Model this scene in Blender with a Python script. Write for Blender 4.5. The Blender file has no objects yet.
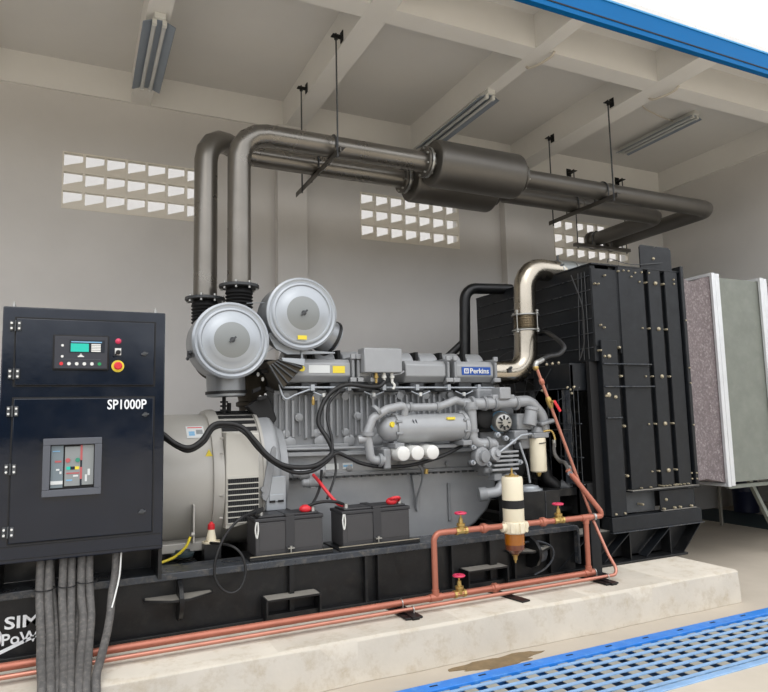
import bpy, bmesh, math, random
from math import pi, sin, cos, radians
from mathutils import Vector, Matrix
random.seed(7)
SC = bpy.context.scene
COL = SC.collection

# ---------------------------------------------------------------- materials
MATS = {}
def srgb(r, g, b):
    f = lambda c: (c/255/12.92) if c/255 <= .04045 else ((c/255+.055)/1.055)**2.4
    return (f(r), f(g), f(b), 1)
def mat(name, rgb, rough=.5, metal=0., var=0., vscale=6., bump=0., bscale=60., rvar=0., spec=.5,
        coat=0., emit=0., trans=0., dust=None, dustamt=0., stretch=(1, 1, 1)):
    if name in MATS: return MATS[name]
    m = bpy.data.materials.new(name); m.use_nodes = True
    nt = m.node_tree; N = nt.nodes; L = nt.links
    b = N['Principled BSDF']
    c = srgb(*rgb)
    b.inputs['Base Color'].default_value = c
    b.inputs['Roughness'].default_value = rough
    b.inputs['Metallic'].default_value = metal
    b.inputs['Specular IOR Level'].default_value = spec
    b.inputs['Coat Weight'].default_value = coat; b.inputs['Coat Roughness'].default_value = .06
    b.inputs['Transmission Weight'].default_value = trans
    if emit:
        b.inputs['Emission Color'].default_value = c; b.inputs['Emission Strength'].default_value = emit
    if var or bump or rvar or dustamt:
        tc = N.new('ShaderNodeTexCoord'); mp = N.new('ShaderNodeMapping')
        L.new(tc.outputs['Object'], mp.inputs['Vector']); mp.inputs['Scale'].default_value = stretch
        V = mp.outputs['Vector']
    if var:
        n = N.new('ShaderNodeTexNoise'); n.inputs['Scale'].default_value = vscale; n.inputs['Detail'].default_value = 5
        n.inputs['Roughness'].default_value = .6
        L.new(V, n.inputs['Vector'])
        r = N.new('ShaderNodeMapRange'); r.inputs['From Min'].default_value = .3; r.inputs['From Max'].default_value = .7
        r.inputs['To Min'].default_value = 1-var; r.inputs['To Max'].default_value = 1+var
        L.new(n.outputs['Fac'], r.inputs['Value'])
        mx = N.new('ShaderNodeVectorMath'); mx.operation = 'SCALE'; mx.inputs[0].default_value = c[:3]
        L.new(r.outputs['Result'], mx.inputs['Scale'])
        out = mx.outputs['Vector']
    else: out = None
    if dustamt:
        n2 = N.new('ShaderNodeTexNoise'); n2.inputs['Scale'].default_value = vscale*2.3; n2.inputs['Detail'].default_value = 8
        n2.inputs['Roughness'].default_value = .75
        L.new(V, n2.inputs['Vector'])
        r2 = N.new('ShaderNodeMapRange'); r2.inputs['From Min'].default_value = .5; r2.inputs['From Max'].default_value = .72
        r2.inputs['To Min'].default_value = 0; r2.inputs['To Max'].default_value = dustamt
        L.new(n2.outputs['Fac'], r2.inputs['Value'])
        mm = N.new('ShaderNodeMix'); mm.data_type = 'RGBA'
        L.new(r2.outputs['Result'], mm.inputs['Factor'])
        if out: L.new(out, mm.inputs['A'])
        else: mm.inputs['A'].default_value = c
        mm.inputs['B'].default_value = srgb(*dust); out = mm.outputs['Result']
    if out: L.new(out, b.inputs['Base Color'])
    if rvar:
        n3 = N.new('ShaderNodeTexNoise'); n3.inputs['Scale'].default_value = vscale*1.3; n3.inputs['Detail'].default_value = 4
        L.new(V, n3.inputs['Vector'])
        r3 = N.new('ShaderNodeMapRange'); r3.inputs['From Min'].default_value = .3; r3.inputs['From Max'].default_value = .7
        r3.inputs['To Min'].default_value = max(.02, rough-rvar); r3.inputs['To Max'].default_value = rough+rvar
        L.new(n3.outputs['Fac'], r3.inputs['Value']); L.new(r3.outputs['Result'], b.inputs['Roughness'])
    if bump:
        n4 = N.new('ShaderNodeTexNoise'); n4.inputs['Scale'].default_value = bscale; n4.inputs['Detail'].default_value = 4
        L.new(V, n4.inputs['Vector'])
        bp = N.new('ShaderNodeBump'); bp.inputs['Strength'].default_value = bump; bp.inputs['Distance'].default_value = .01
        L.new(n4.outputs['Fac'], bp.inputs['Height']); L.new(bp.outputs['Normal'], b.inputs['Normal'])
    MATS[name] = m
    return m

M_wall = mat('plaster wall', (207, 204, 200), .85, var=.04, vscale=1.2, bump=.08, bscale=25)
M_ceil = mat('plaster ceiling', (216, 214, 210), .85, var=.03, vscale=1.0, bump=.05, bscale=20)
M_beam = mat('painted beam', (224, 222, 217), .8, var=.03, vscale=1.5)
M_floor = mat('cement floor', (180, 170, 155), .62, var=.08, vscale=1.6, bump=.06, bscale=30, rvar=.12)
M_ground = mat('yard concrete', (192, 182, 166), .9, var=.06, vscale=2.2, bump=.1, bscale=40)
M_plinth = mat('cast concrete', (196, 188, 174), .85, var=.07, vscale=3.2, bump=.15, bscale=22, dust=(158, 140, 110), dustamt=.6)
M_stain = mat('wet stain', (118, 98, 68), .5, var=.25, vscale=14)
M_vent = mat('ventilation block', (228, 222, 210), .8, var=.03, vscale=4)
M_bluebeam = mat('blue roof paint', (0, 98, 160), .6, var=.05, spec=.15, vscale=2)
M_groove = mat('black groove', (14, 22, 34), .7)
M_lblue = mat('light blue edge', (60, 150, 205), .45)
M_teal = mat('dark teal paint', (44, 58, 62), .6, var=.1, vscale=4)
M_exh = mat('heat grey exhaust paint', (128, 124, 117), .31, .78, var=.07, vscale=3, rvar=.08)
M_exhd = mat('silencer paint', (104, 101, 96), .42, .65, var=.06, vscale=3, rvar=.06)
M_zinc = mat('zinc steel', (176, 176, 172), .35, .85, var=.06, vscale=8, rvar=.08)
M_galv = mat('galvanised sheet', (118, 122, 114), .5, .3, var=.1, vscale=5, rvar=.1, dust=(138, 139, 132), dustamt=.4)
M_flange = mat('bright aluminium flange', (212, 214, 216), .4, .4, var=.06, vscale=9)
M_stain_less = mat('polished stainless', (176, 168, 154), .24, 1., var=.06, vscale=4, rvar=.07)
M_eng = mat('engine grey enamel', (152, 154, 156), .36, .12, var=.05, vscale=7, rvar=.08, coat=.15)
M_eng2 = mat('engine grey casting', (136, 138, 140), .5, .12, var=.08, vscale=16, bump=.12, bscale=70)
M_engd = mat('dark engine casting', (70, 72, 74), .55, .2, var=.12, vscale=14)
M_alt = mat('alternator warm grey', (170, 167, 160), .42, .08, var=.04, vscale=5, rvar=.05, coat=.1)
M_altc = mat('alternator cover', (190, 187, 178), .5, .05, var=.03, vscale=6)
M_turbo = mat('brown hot casting', (66, 60, 50), .6, .4, var=.15, vscale=12, bump=.1)
M_filter = mat('silver filter housing', (146, 149, 152), .36, .5, var=.03, vscale=5)
M_lid = mat('filter lid silver', (168, 173, 178), .38, .45, var=.03, vscale=6)
M_lidc = mat('filter lid centre', (134, 137, 136), .4, .5)
M_navy = mat('navy cabinet enamel', (9, 19, 34), .13, 0., var=.12, vscale=4, rvar=.06, coat=0., bump=.10, bscale=5, spec=.5)
M_rad = mat('radiator black enamel', (17, 20, 24), .45, .0, var=.12, vscale=7, rvar=.1, spec=.38, dust=(46, 50, 54), dustamt=.3)
M_blk = mat('black steel paint', (14, 15, 17), .4, .1, var=.12, vscale=6, rvar=.12, dust=(60, 58, 54), dustamt=.3)
M_flat = mat('matt black', (15, 15, 16), .7, var=.1, vscale=8)
M_rail = mat('rail top grey black', (58, 62, 68), .32, .2, var=.15, vscale=8, rvar=.1, dust=(126, 120, 108), dustamt=.6)
M_dusty = mat('dusty steel', (128, 124, 116), .75, var=.12, vscale=12)
M_dusty2 = mat('dusty tan lip', (150, 142, 124), .75, var=.1, vscale=12)
M_rub = mat('black rubber', (20, 20, 21), .5, var=.1, vscale=20)
M_cable = mat('grey black cable sheath', (82, 80, 78), .65, var=.3, vscale=22, dust=(132, 126, 118), dustamt=.6)
M_cop = mat('copper coloured pipe', (172, 106, 86), .38, .35, var=.08, vscale=9, rvar=.1)
M_cop2 = mat('bright copper tube', (188, 128, 110), .28, .6, var=.08, vscale=9)
M_brass = mat('brass', (186, 158, 96), .35, .8, var=.1, vscale=20)
M_red = mat('red enamel', (206, 42, 50), .4)
M_pink = mat('red handwheel', (204, 54, 90), .4)
M_yel = mat('yellow plastic', (226, 204, 60), .4)
M_cream = mat('cream enamel', (222, 212, 186), .4, var=.02, vscale=5, coat=.2)
M_white = mat('white enamel', (216, 216, 212), .35, coat=.2)
M_whitep = mat('white paint letters', (228, 230, 232), .5)
M_amber = mat('amber bowl', (176, 104, 22), .12, trans=.35, coat=.4)
M_ambd = mat('dark amber fuel', (112, 62, 40), .15, trans=.2, coat=.4)
M_batt = mat('battery case', (62, 61, 62), .5, var=.05, vscale=15)
M_battd = mat('battery lid', (48, 48, 50), .5)
M_bolt = mat('plated bolt', (176, 166, 142), .4, .6)
M_label = mat('white label', (206, 209, 208), .5)
M_pred = mat('faded red print', (176, 86, 88), .5)
M_pgrn = mat('faded green', (52, 132, 108), .5)
M_lblu = mat('blue label', (120, 170, 205), .5)
M_pblue = mat('logo blue', (22, 74, 156), .4)
M_boot = mat('canvas boot', (104, 94, 95), .6, var=.15, vscale=22, bump=.3, bscale=26, dust=(176, 168, 168), dustamt=.9, stretch=(1, 1, .8))
M_grate = mat('sky blue grating', (132, 168, 206), .5, var=.12, vscale=9, dust=(168, 186, 204), dustamt=.5)
M_gratef = mat('strong blue frame', (36, 118, 204), .45, var=.1, vscale=6, dust=(110, 165, 215), dustamt=.5)
M_gratex = mat('dusty cross plate', (150, 146, 134), .8, var=.08, vscale=9)
M_pit = mat('drain pit', (70, 96, 130), .7, var=.2, vscale=5)
M_bezel = mat('bezel grey', (82, 85, 92), .5)
M_pan = mat('breaker panel grey', (112, 124, 130), .45)
M_pan2 = mat('breaker panel light', (134, 138, 138), .45)
M_ctrl = mat('controller charcoal', (42, 44, 52), .45)
M_teals = mat('green lcd', (24, 168, 150), .3, emit=.25)
M_green = mat('green button', (20, 140, 80), .4)
M_refl = mat('lamp reflector paint', (138, 148, 160), .4, .3)
M_tube = mat('unlit lamp tube', (196, 198, 196), .25, coat=.3)
M_plast = mat('white plastic', (212, 212, 206), .4)
M_barrel = mat('dark blue barrel', (26, 32, 58), .4)
M_pipe_w = mat('conduit cream', (204, 196, 182), .5)

# ---------------------------------------------------------------- geometry builder
ORG = {}
def V(*a): return Vector(a)
def fillet(pts, rad, n=8):
    pts = [Vector(p) for p in pts]; out = [pts[0]]
    for i in range(1, len(pts)-1):
        a, b, c = pts[i-1], pts[i], pts[i+1]
        u = (a-b); w = (c-b); lu, lw = u.length, w.length; u.normalize(); w.normalize()
        ang = u.angle(w)
        if ang > pi-.02: out.append(b); continue
        d = min(rad/math.tan(ang/2), lu*.49, lw*.49); r = d*math.tan(ang/2)
        bis = (u+w).normalized(); cc = b + bis*(r/sin(ang/2))
        s = b+u*d-cc; e = b+w*d-cc; tot = s.angle(e); ax = s.cross(e).normalized()
        for k in range(n+1):
            out.append(cc + Matrix.Rotation(tot*k/n, 3, ax) @ s)
    out.append(pts[-1]); return out
def spline(pts, n=6):
    P = [Vector(p) for p in pts]; P = [P[0]*2-P[1]] + P + [P[-1]*2-P[-2]]; out = []
    for i in range(1, len(P)-2):
        for k in range(n):
            t = k/n
            out.append(.5*((2*P[i]) + (P[i+1]-P[i-1])*t + (2*P[i-1]-5*P[i]+4*P[i+1]-P[i+2])*t*t + (3*P[i]-P[i-1]-3*P[i+1]+P[i+2])*t**3))
    out.append(P[-2]); return out
class MB:
    def __init__(s): s.bm = bmesh.new(); s.mi = 0
    def _f(s, vs):
        try:
            f = s.bm.faces.new(vs); f.material_index = s.mi; return f
        except ValueError: return None
    def box(s, x0, x1, y0, y1, z0, z1):
        v = [s.bm.verts.new(p) for p in ((x0,y0,z0),(x1,y0,z0),(x1,y1,z0),(x0,y1,z0),(x0,y0,z1),(x1,y0,z1),(x1,y1,z1),(x0,y1,z1))]
        for q in ((0,3,2,1),(4,5,6,7),(0,1,5,4),(1,2,6,5),(2,3,7,6),(3,0,4,7)): s._f([v[i] for i in q])
        return s
    def obox(s, c, ux, uy, uz, sx, sy, sz):   # oriented box, full sizes
        c = Vector(c); ux, uy, uz = [Vector(u).normalized() for u in (ux, uy, uz)]
        v = []
        for k in (-.5, .5):
            for a, b in ((-.5,-.5),(.5,-.5),(.5,.5),(-.5,.5)):
                v.append(s.bm.verts.new(c+ux*sx*a+uy*sy*b+uz*sz*k))
        for q in ((0,3,2,1),(4,5,6,7),(0,1,5,4),(1,2,6,5),(2,3,7,6),(3,0,4,7)): s._f([v[i] for i in q])
        return s
    def rings(s, rings, cap=True, closed=False):
        R = [[s.bm.verts.new(p) for p in r] for r in rings]; n = len(R[0])
        rng = range(len(R) if closed else len(R)-1)
        for i in rng:
            a, b = R[i], R[(i+1) % len(R)]
            for k in range(n): s._f([a[k], a[(k+1)%n], b[(k+1)%n], b[k]])
        if cap and not closed: s._f(R[0][::-1]); s._f(R[-1])
        return s
    def lathe(s, p, d, prof, seg=28):   # prof: [(t, r)] along direction d from p
        p = Vector(p); d = Vector(d).normalized()
        a = d.orthogonal().normalized(); b = d.cross(a)
        s.rings([[p + d*t + (a*cos(2*pi*k/seg)+b*sin(2*pi*k/seg))*max(r, 1e-4) for k in range(seg)] for t, r in prof]); return s
    def cyl(s, p, q, r, r2=None, seg=20):
        p, q = Vector(p), Vector(q); return s.lathe(p, q-p, [(0, r), ((q-p).length, r if r2 is None else r2)], seg)
    def sweep(s, pts, r, seg=14, rf=None):
        pts = [Vector(p) for p in pts]; T = []
        for i in range(len(pts)):
            a = pts[max(i-1, 0)]; b = pts[min(i+1, len(pts)-1)]
            if 0 < i < len(pts)-1: t = (pts[i]-a).normalized()+(b-pts[i]).normalized()
            else: t = b-a
            T.append(t.normalized())
        nrm = T[0].orthogonal().normalized(); rings = []
        for i, p in enumerate(pts):
            nrm = (nrm - T[i]*nrm.dot(T[i])).normalized(); bn = T[i].cross(nrm)
            rr = r if rf is None else r*rf(i/(len(pts)-1))
            k_ = 1
            rings.append([p + (nrm*cos(2*pi*k/seg)+bn*sin(2*pi*k/seg))*rr*k_ for k in range(seg)])
        return s.rings(rings)
    def tube(s, pts, r, rad=.05, n=7, seg=14): return s.sweep(fillet(pts, rad, n), r, seg)
    def cord(s, pts, r, n=6, seg=8): return s.sweep(spline(pts, n), r, seg)
    def prism(s, poly, plane, a, b):    # poly in 2D; plane 'xz','yz','xy'; extruded from a to b on the third axis
        def P(u, w, t): return {'xz': (u, t, w), 'yz': (t, u, w), 'xy': (u, w, t)}[plane]
        s.rings([[P(u, w, t) for u, w in poly] for t in (a, b)]); return s
    def sph(s, c, r, sc=(1,1,1), seg=16):
        c = Vector(c); n = seg//2
        s.rings([[c+Vector((cos(2*pi*k/seg)*sin(pi*i/n)*r*sc[0], sin(2*pi*k/seg)*sin(pi*i/n)*r*sc[1], -cos(pi*i/n)*r*sc[2])) for k in range(seg)]
                 for i in [.06]+list(range(1, n))+[n-.06]]); return s
    def torus(s, c, d, R, r, seg=24, ss=8):
        c = Vector(c); d = Vector(d).normalized(); a = d.orthogonal().normalized(); b = d.cross(a); rings = []
        for i in range(seg):
            th = 2*pi*i/seg; u = a*cos(th)+b*sin(th)
            rings.append([c+u*(R+r*cos(2*pi*k/ss))+d*r*sin(2*pi*k/ss) for k in range(ss)])
        s.rings(rings, closed=True); return s
    def build(s, name, mats, parent=None, bevel=0., smooth=True, seg=2, sharp=38):
        o = bpy.data.objects.new(name, None)
        me = bpy.data.meshes.new(name)
        bmesh.ops.recalc_face_normals(s.bm, faces=s.bm.faces)
        org = ORG.get(parent.name, Vector((0,0,0))) if parent else None
        if org is None:
            xs = [v.co for v in s.bm.verts]
            lo = Vector([min(c[i] for c in xs) for i in range(3)]); hi = Vector([max(c[i] for c in xs) for i in range(3)])
            org = Vector(((lo.x+hi.x)/2, (lo.y+hi.y)/2, lo.z)); loc = org
        else: loc = Vector((0,0,0))
        bmesh.ops.translate(s.bm, verts=s.bm.verts, vec=-org)
        s.bm.to_mesh(me); s.bm.free()
        for m in (mats if isinstance(mats, (list, tuple)) else [mats]): me.materials.append(m)
        if smooth:
            me.shade_smooth(); me.set_sharp_from_angle(angle=radians(sharp))
        bpy.data.objects.remove(o)
        o = bpy.data.objects.new(name, me); COL.objects.link(o)
        o.location = loc
        if parent: o.parent = parent
        ORG[o.name] = org
        if bevel:
            md = o.modifiers.new('bevel', 'BEVEL'); md.width = bevel; md.segments = seg; md.limit_method = 'ANGLE'; md.angle_limit = radians(40)
            md.harden_normals = False
        return o
def thing(name, label, cat, loc, group=None):
    o = bpy.data.objects.new(name, None); COL.objects.link(o); o.location = loc; o.empty_display_size = .1
    ORG[o.name] = Vector(loc)
    return tag(o, label, cat, group)
def tag(o, label, cat, group=None):
    o['label'] = label; o['category'] = cat
    if group: o['group'] = group
    return o
def struct(o): o['kind'] = 'structure'; return o
def lab(o, t): o['label'] = t; return o
def text(name, body, m, parent, x, y, z, width, height, depth=.004, bold=.0, shear=0.):
    """raised lettering on a face looking to -Y; lower left corner at (x, y, z)"""
    cu = bpy.data.curves.new(name, 'FONT'); cu.body = body; cu.size = 1; cu.extrude = .5; cu.offset = bold; cu.resolution_u = 3; cu.shear = shear
    t = bpy.data.objects.new(name, cu); COL.objects.link(t)
    dg = bpy.context.evaluated_depsgraph_get(); me = bpy.data.meshes.new_from_object(t.evaluated_get(dg))
    bpy.data.objects.remove(t)
    xs = [v.co.x for v in me.vertices]; ys = [v.co.y for v in me.vertices]
    x0, x1, y0, y1 = min(xs), max(xs), min(ys), max(ys); org = ORG[parent.name]
    for v in me.vertices:
        c = v.co
        v.co = Vector((x+(c.x-x0)/(x1-x0)*width, y+depth*(.5-c.z)-depth, z+(c.y-y0)/(y1-y0)*height)) - org
    me.materials.clear(); me.materials.append(m); me.flip_normals()
    o = bpy.data.objects.new(name, me); COL.objects.link(o); o.parent = parent; ORG[o.name] = org
    return o
X_, Y_, Z_ = V(1,0,0), V(0,1,0), V(0,0,1)

# ================================================================= SETTING
YW = 7.0; ZC = 5.17; ZB = 4.843
struct(MB().box(-4.5, 12, 3.35, 7.15, -.1, 0).build('floor', M_floor, smooth=False))
struct(MB().box(12, 40, 2.68, 30, -.1, 0).box(8.14, 12, 2.68, 3.35, -.1, 0).build('ground_side', M_ground, smooth=False))
g = MB(); g.box(-40, 40, -40, 2.68, -.1, 0); struct(g.build('ground_yard', M_ground, smooth=False))
# trough below the grating
g = MB(); g.box(-6, 8.14, 2.68, 3.35, -.5, -.42); g.box(-6, 8.14, 3.35, 3.4, -.5, -.1); g.box(-6, 8.14, 2.63, 2.68, -.5, -.1)
struct(g.build('trim_1', M_pit, smooth=False))
# back wall with three ventilation openings
vents = [(-.19, 7), (3.045, 7), (6.0, 7)]; VP = .1995; VZ0, VZ1 = 3.635, 4.223
g = MB(); xs = -4.5
for vx, n in vents:
    g.box(xs, vx, YW, 7.15, 0, ZC); g.box(vx, vx+n*VP, YW, 7.15, 0, VZ0); g.prism([(YW, VZ1), (YW+.05, VZ1), (7.15, VZ1+.1), (7.15, ZC), (YW, ZC)], 'yz', vx, vx+n*VP); xs = vx+n*VP
g.box(xs, 12, YW, 7.15, 0, ZC); struct(g.build('wall_back', M_wall, smooth=False))
for i, (vx, n) in enumerate(vents):
    w = bpy.data.objects.new('window_%d' % (i+1), None); COL.objects.link(w); w.location = (vx, YW, VZ0); ORG[w.name] = Vector((vx, YW, VZ0)); struct(w)
    hz = (VZ1-VZ0)/3; f = .013
    for c in range(n):
        for r in range(3):
            x0 = vx+c*VP; x1 = x0+VP; z0 = VZ0+r*hz; z1 = z0+hz; g = MB()
            ya, yb = YW-.006, YW+.05
            g.box(x0, x0+f, ya, yb, z0, z1); g.box(x1-f, x1, ya, yb, z0, z1); g.box(x0+f, x1-f, ya, yb, z0, z0+f); g.box(x0+f, x1-f, ya, yb, z1-f, z1)
            a, b, lo, hi = x0+f, x1-f, z0+f, z1-f; H = hi-lo
            g.prism([(a, lo), (b, lo), (b, lo+.54*H), (a, lo+.20*H)], 'xz', ya+.006, ya+.02)
            g.build('vent_block', M_vent, w, smooth=False)
struct(MB().box(-8, 16, 10.5, 10.7, 0, 9).build('wall_added_dimmer', M_wall, smooth=False))  # added wall outside, dims the sky seen through the vent blocks
struct(MB().box(8.14, 8.3, 3.95, 4.12, 0, ZC).box(8.14, 8.3, 4.12, 6.92, 2.95, ZC).box(8.14, 8.3, 6.92, 7.0, 0, ZC).build('wall_right', M_wall, smooth=False))
struct(MB().box(12, 12.2, 3.95, 7.15, 0, ZC).build('wall_side', M_wall, smooth=False))
struct(MB().box(8.3, 12, 3.95, 4.1, 0, ZC).build('wall_front', M_wall, smooth=False))
struct(MB().box(-4.6, -4.5, 3.95, 7.15, 0, ZC).build('wall_left', M_wall, smooth=False))
struct(MB().box(-4.6, 12.2, 4.12, 7.15, ZC, 5.3).build('ceiling', M_ceil, smooth=False))
tn = [1]
def trim(mb, m=M_beam, bevel=0.):
    tn[0] += 1; return struct(mb.build('trim_%d' % tn[0], m, smooth=False, bevel=bevel))
trim(MB().box(-4.5, 8.14, 6.965, YW, ZB, ZC))                       # wall beam
trim(MB().box(8.09, 8.14, 3.99, 6.965, ZB, ZC))                     # right wall beam
for x0, x1 in ((-1.22, -1.0), (.44, .63), (2.08, 2.305), (3.745, 3.90), (5.30, 5.56)):
    trim(MB().box(x0, x1, 3.99, 6.965, ZB, ZC))
trim(MB().box(-4.5, 8.09, 4.483, 4.68, ZB+.001, ZC))                # cross beam
trim(MB().box(-4.5, 8.14, 3.985, 4.02, ZB+.03, 5.06))               # edge beam behind the fascia
trim(MB().prism([(3.985, 5.06), (4.0, 5.04), (4.13, 5.15), (4.13, 5.17)], 'yz', -4.5, 8.3))
for x0, x1 in ((1.985, 2.33), (5.09, 5.50)):
    trim(MB().box(x0, x1, 6.88, YW, 0, ZB), M_wall)
# blue fascia
fa = trim(MB().box(-4.6, 8.4, 3.93, 3.985, ZB-.004, 5.066), M_bluebeam)
MB().box(-4.6, 8.4, 3.925, 3.931, 4.885, 4.897).build('groove', M_groove, fa, smooth=False)
MB().box(-4.6, 8.4, 3.922, 3.99, 5.056, 5.072).build('drip_edge', M_lblue, fa, smooth=False)
trim(MB().box(7.77, 8.75, 4.0, 6.96, 0, .006), M_teal)

# plinth (rough cast edges)
g = MB(); n = 60; ring = []
def pl(x): return .244+.004*sin(x*3.1)+.003*sin(x*7.7+1)
rows = []
for i in range(n+1):
    x = -2.2+(4.71+2.2)*i/n; e = .006*sin(x*5.3)+.004*sin(x*13)
    rows.append([(x, 3.56+e, 0), (x, 3.566+e, .12), (x, 3.572+e*.5, pl(x)-.014), (x, 3.588+e*.5, .243), (x, 6.35, .243), (x, 6.36, 0)])
g.rings(rows)
p = g.build('concrete_plinth', M_plinth, bevel=.004); tag(p, 'long pale cast concrete plinth that the generator stands on', 'plinth')
# wet patch on the floor beside the plinth
pts = []
for k in range(40):
    a = 2*pi*k/40; r = 1+.18*sin(3*a)+.1*sin(7*a+1)+.06*sin(13*a)
    pts.append((2.36+.3*cos(a)*r, 3.455+.075*sin(a)*r))
p = MB().prism(pts, 'xy', .0, .003).build('wet_patch', M_stain, smooth=False); tag(p, 'brown wet stain on the floor between plinth and blue grating', 'stain')

# grating
t = thing('drain_grating', 'sky blue steel drain grating set in the floor along the plinth', 'grating', (3, 3.0, 0))
g = MB(); g.box(-3, 8.14, 3.27, 3.352, -.02, .012); g.box(-3, 8.14, 3.262, 3.274, -.06, .012); lab(g.build('frame', M_gratef, t, bevel=.003), 'strong blue frame edge')
g = MB(); g.box(-3, 8.14, 2.68, 2.725, -.03, .008); g.build('frame', M_grate, t, bevel=.003)
for k in range(7):
    y = 2.757+k*.0775; MB().box(-3, 8.14, y-.0135, y+.0135, -.002, .004).build('bar', M_grate, t, smooth=False)
for k in range(60):
    x = 8.0-k*.138-.07; MB().box(x-.036, x+.036, 2.70, 3.262, -.008, -.003).build('cross_plate', M_gratex, t, smooth=False)
for k in range(24): MB().box(.2+k*.32, .25+k*.32, 3.305, 3.318, .0115, .0135).build('slot', M_groove, t, smooth=False)

# ================================================================= LIGHT FITTINGS
def light(label, x, y0, y1, zt, zb, w=.24):
    t = thing('fluorescent_light', label, 'light', (x, y0, zb), 'twin tube light fittings under the ceiling')
    MB().box(x-.045, x+.045, y0, y1, zt-.05, zt).build('housing', M_plast, t, bevel=.006)
    zz = zt-.05
    MB().prism([(x-.045, zz), (x-w/2, zb), (x-w/2+.006, zb-.004), (x-.04, zz-.006), (x+.04, zz-.006), (x+w/2-.006, zb-.004), (x+w/2, zb), (x+.045, zz)], 'xz', y0+.03, y1-.03).build('reflector', M_refl, t, smooth=False)
    for s in (-.04, .04):
        MB().cyl((x+s, y0+.06, zb+.012), (x+s, y1-.06, zb+.012), .018).build('tube', M_tube, t)
        for yy in (y0+.02, y1-.06): MB().box(x+s-.018, x+s+.018, yy, yy+.04, zb-.008, zt-.05).build('lamp_holder', M_plast, t, bevel=.004)
    return t
light('unlit twin tube light under the left ceiling beam, above the control cabinet', .54, 5.27, 6.52, ZB, 4.755, .26)
light('unlit twin tube light under the beam behind the silencers', 3.80, 5.27, 6.75, ZB, 4.755)
t3 = light('unlit twin tube light flat on the right ceiling bay near the corner', 6.84, 5.24, 6.5, ZC, 5.085)
MB().cord([(5.62, 5.20, 5.158), (5.8, 5.12, 5.155), (6.1, 5.4, 5.158), (6.45, 5.5, 5.155), (6.78, 5.55, 5.155)], .008).build('wiring_conduit', M_pipe_w, t3)
for x, l in ((3.87, 'short curved cream conduit under the middle ceiling beam crossing'), (5.50, 'short curved cream conduit under the beam crossing right of the silencers')):
    o = MB().cord([(x+.07, 4.45, ZB+.0), (x+.065, 4.50, ZB-.03), (x+.03, 4.62, ZB-.045), (x, 4.74, ZB-.03), (x, 4.80, ZB+.03)], .012).build('conduit', M_pipe_w)
    tag(o, l, 'conduit', 'curved conduits at the beam crossings')

# ================================================================= EXHAUST
ZP = 3.957; RP = .098
def flange(c, d, R, th=.025, nb=8, m=M_exh, parent=None, name='flange'):
    g = MB(); c = Vector(c); d = Vector(d).normalized(); g.cyl(c-d*th/2, c+d*th/2, R)
    f = g.build(name, m, parent, bevel=.003)
    a = d.orthogonal().normalized(); b = d.cross(a)
    for k in range(nb):
        th_ = 2*pi*(k+.5)/nb; q = c+(a*cos(th_)+b*sin(th_))*(R-.022); MB().cyl(q-d*(th/2+.018), q+d*(th/2+.018), .011, seg=6).build('bolt', M_zinc, f)
    return f
def riser(name, label, x, y):
    t = thing(name, label, 'exhaust pipe', (x, y, 2.0), 'exhaust pipes from the engine to the silencers')
    MB().sweep(fillet(([(x, y, 2.62), (x, y, ZP), (3.0, y, ZP)] if y < 5.5 else [(x, 5.5, 2.53), (x, 5.5, ZP+.02), (1.38, y, ZP), (3.0, y, ZP)]), .24, 4), RP, 28).build('pipe', M_exh, t, sharp=20)
    yr = min(y, 5.5)
    flange((x, yr, 2.605 if y < 5.5 else 2.515), Z_, .165, parent=t, m=M_engd)
    prof = [(0, .1)]
    for k in range(16): prof += [(.02+k*.028, .1), (.034+k*.028, .115)]
    prof += [(.5, .1)]
    MB().lathe((x, yr, 2.09 if y < 5.5 else 2.0), Z_, prof).build('bellows', M_flat, t)
    MB().tube([(x, yr, 2.12), (x, yr, 1.95), (x+.3, yr-.05, 1.85)], .1, .12).build('turbo_elbow', M_turbo, t)
    flange((3.0, y, ZP), X_, .15, parent=t, m=M_exhd)
    return t
riser('exhaust_pipe', 'front one of two dull steel exhaust pipes, riser nearer the right', 1.2, 5.32)
riser('exhaust_pipe', 'rear one of two dull steel exhaust pipes, leftmost riser', .955, 5.79)
def silencer(label, y):
    t = thing('silencer', label, 'silencer', (3.63, y, ZP-.23), 'cylindrical exhaust silencers')
    MB().lathe((3.09, y, ZP), X_, [(0, .1), (0, .212), (.012, .225), (.03, .23), (.97, .23), (.988, .225), (1.0, .212), (1.0, .1)], 40).build('body', M_exhd, t)
    MB().cyl((3.03, y, ZP), (3.1, y, ZP), .1).build('inlet_stub', M_exh, t); flange((3.035, y, ZP), X_, .15, parent=t, m=M_zinc)
    MB().cyl((4.08, y, ZP), (4.16, y, ZP), .1).build('outlet_stub', M_exhd, t); flange((4.125, y, ZP), X_, .15, parent=t, m=M_exhd)
    return t
sl = silencer('front grey cylindrical silencer, the larger looking one', 5.32)
MB().box(3.2, 3.28, 5.30, 5.33, ZP+.2, ZP+.2305).build('red_mark', M_red, sl, smooth=False)
silencer('rear grey cylindrical silencer, lower behind the front one', 5.79)
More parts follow.
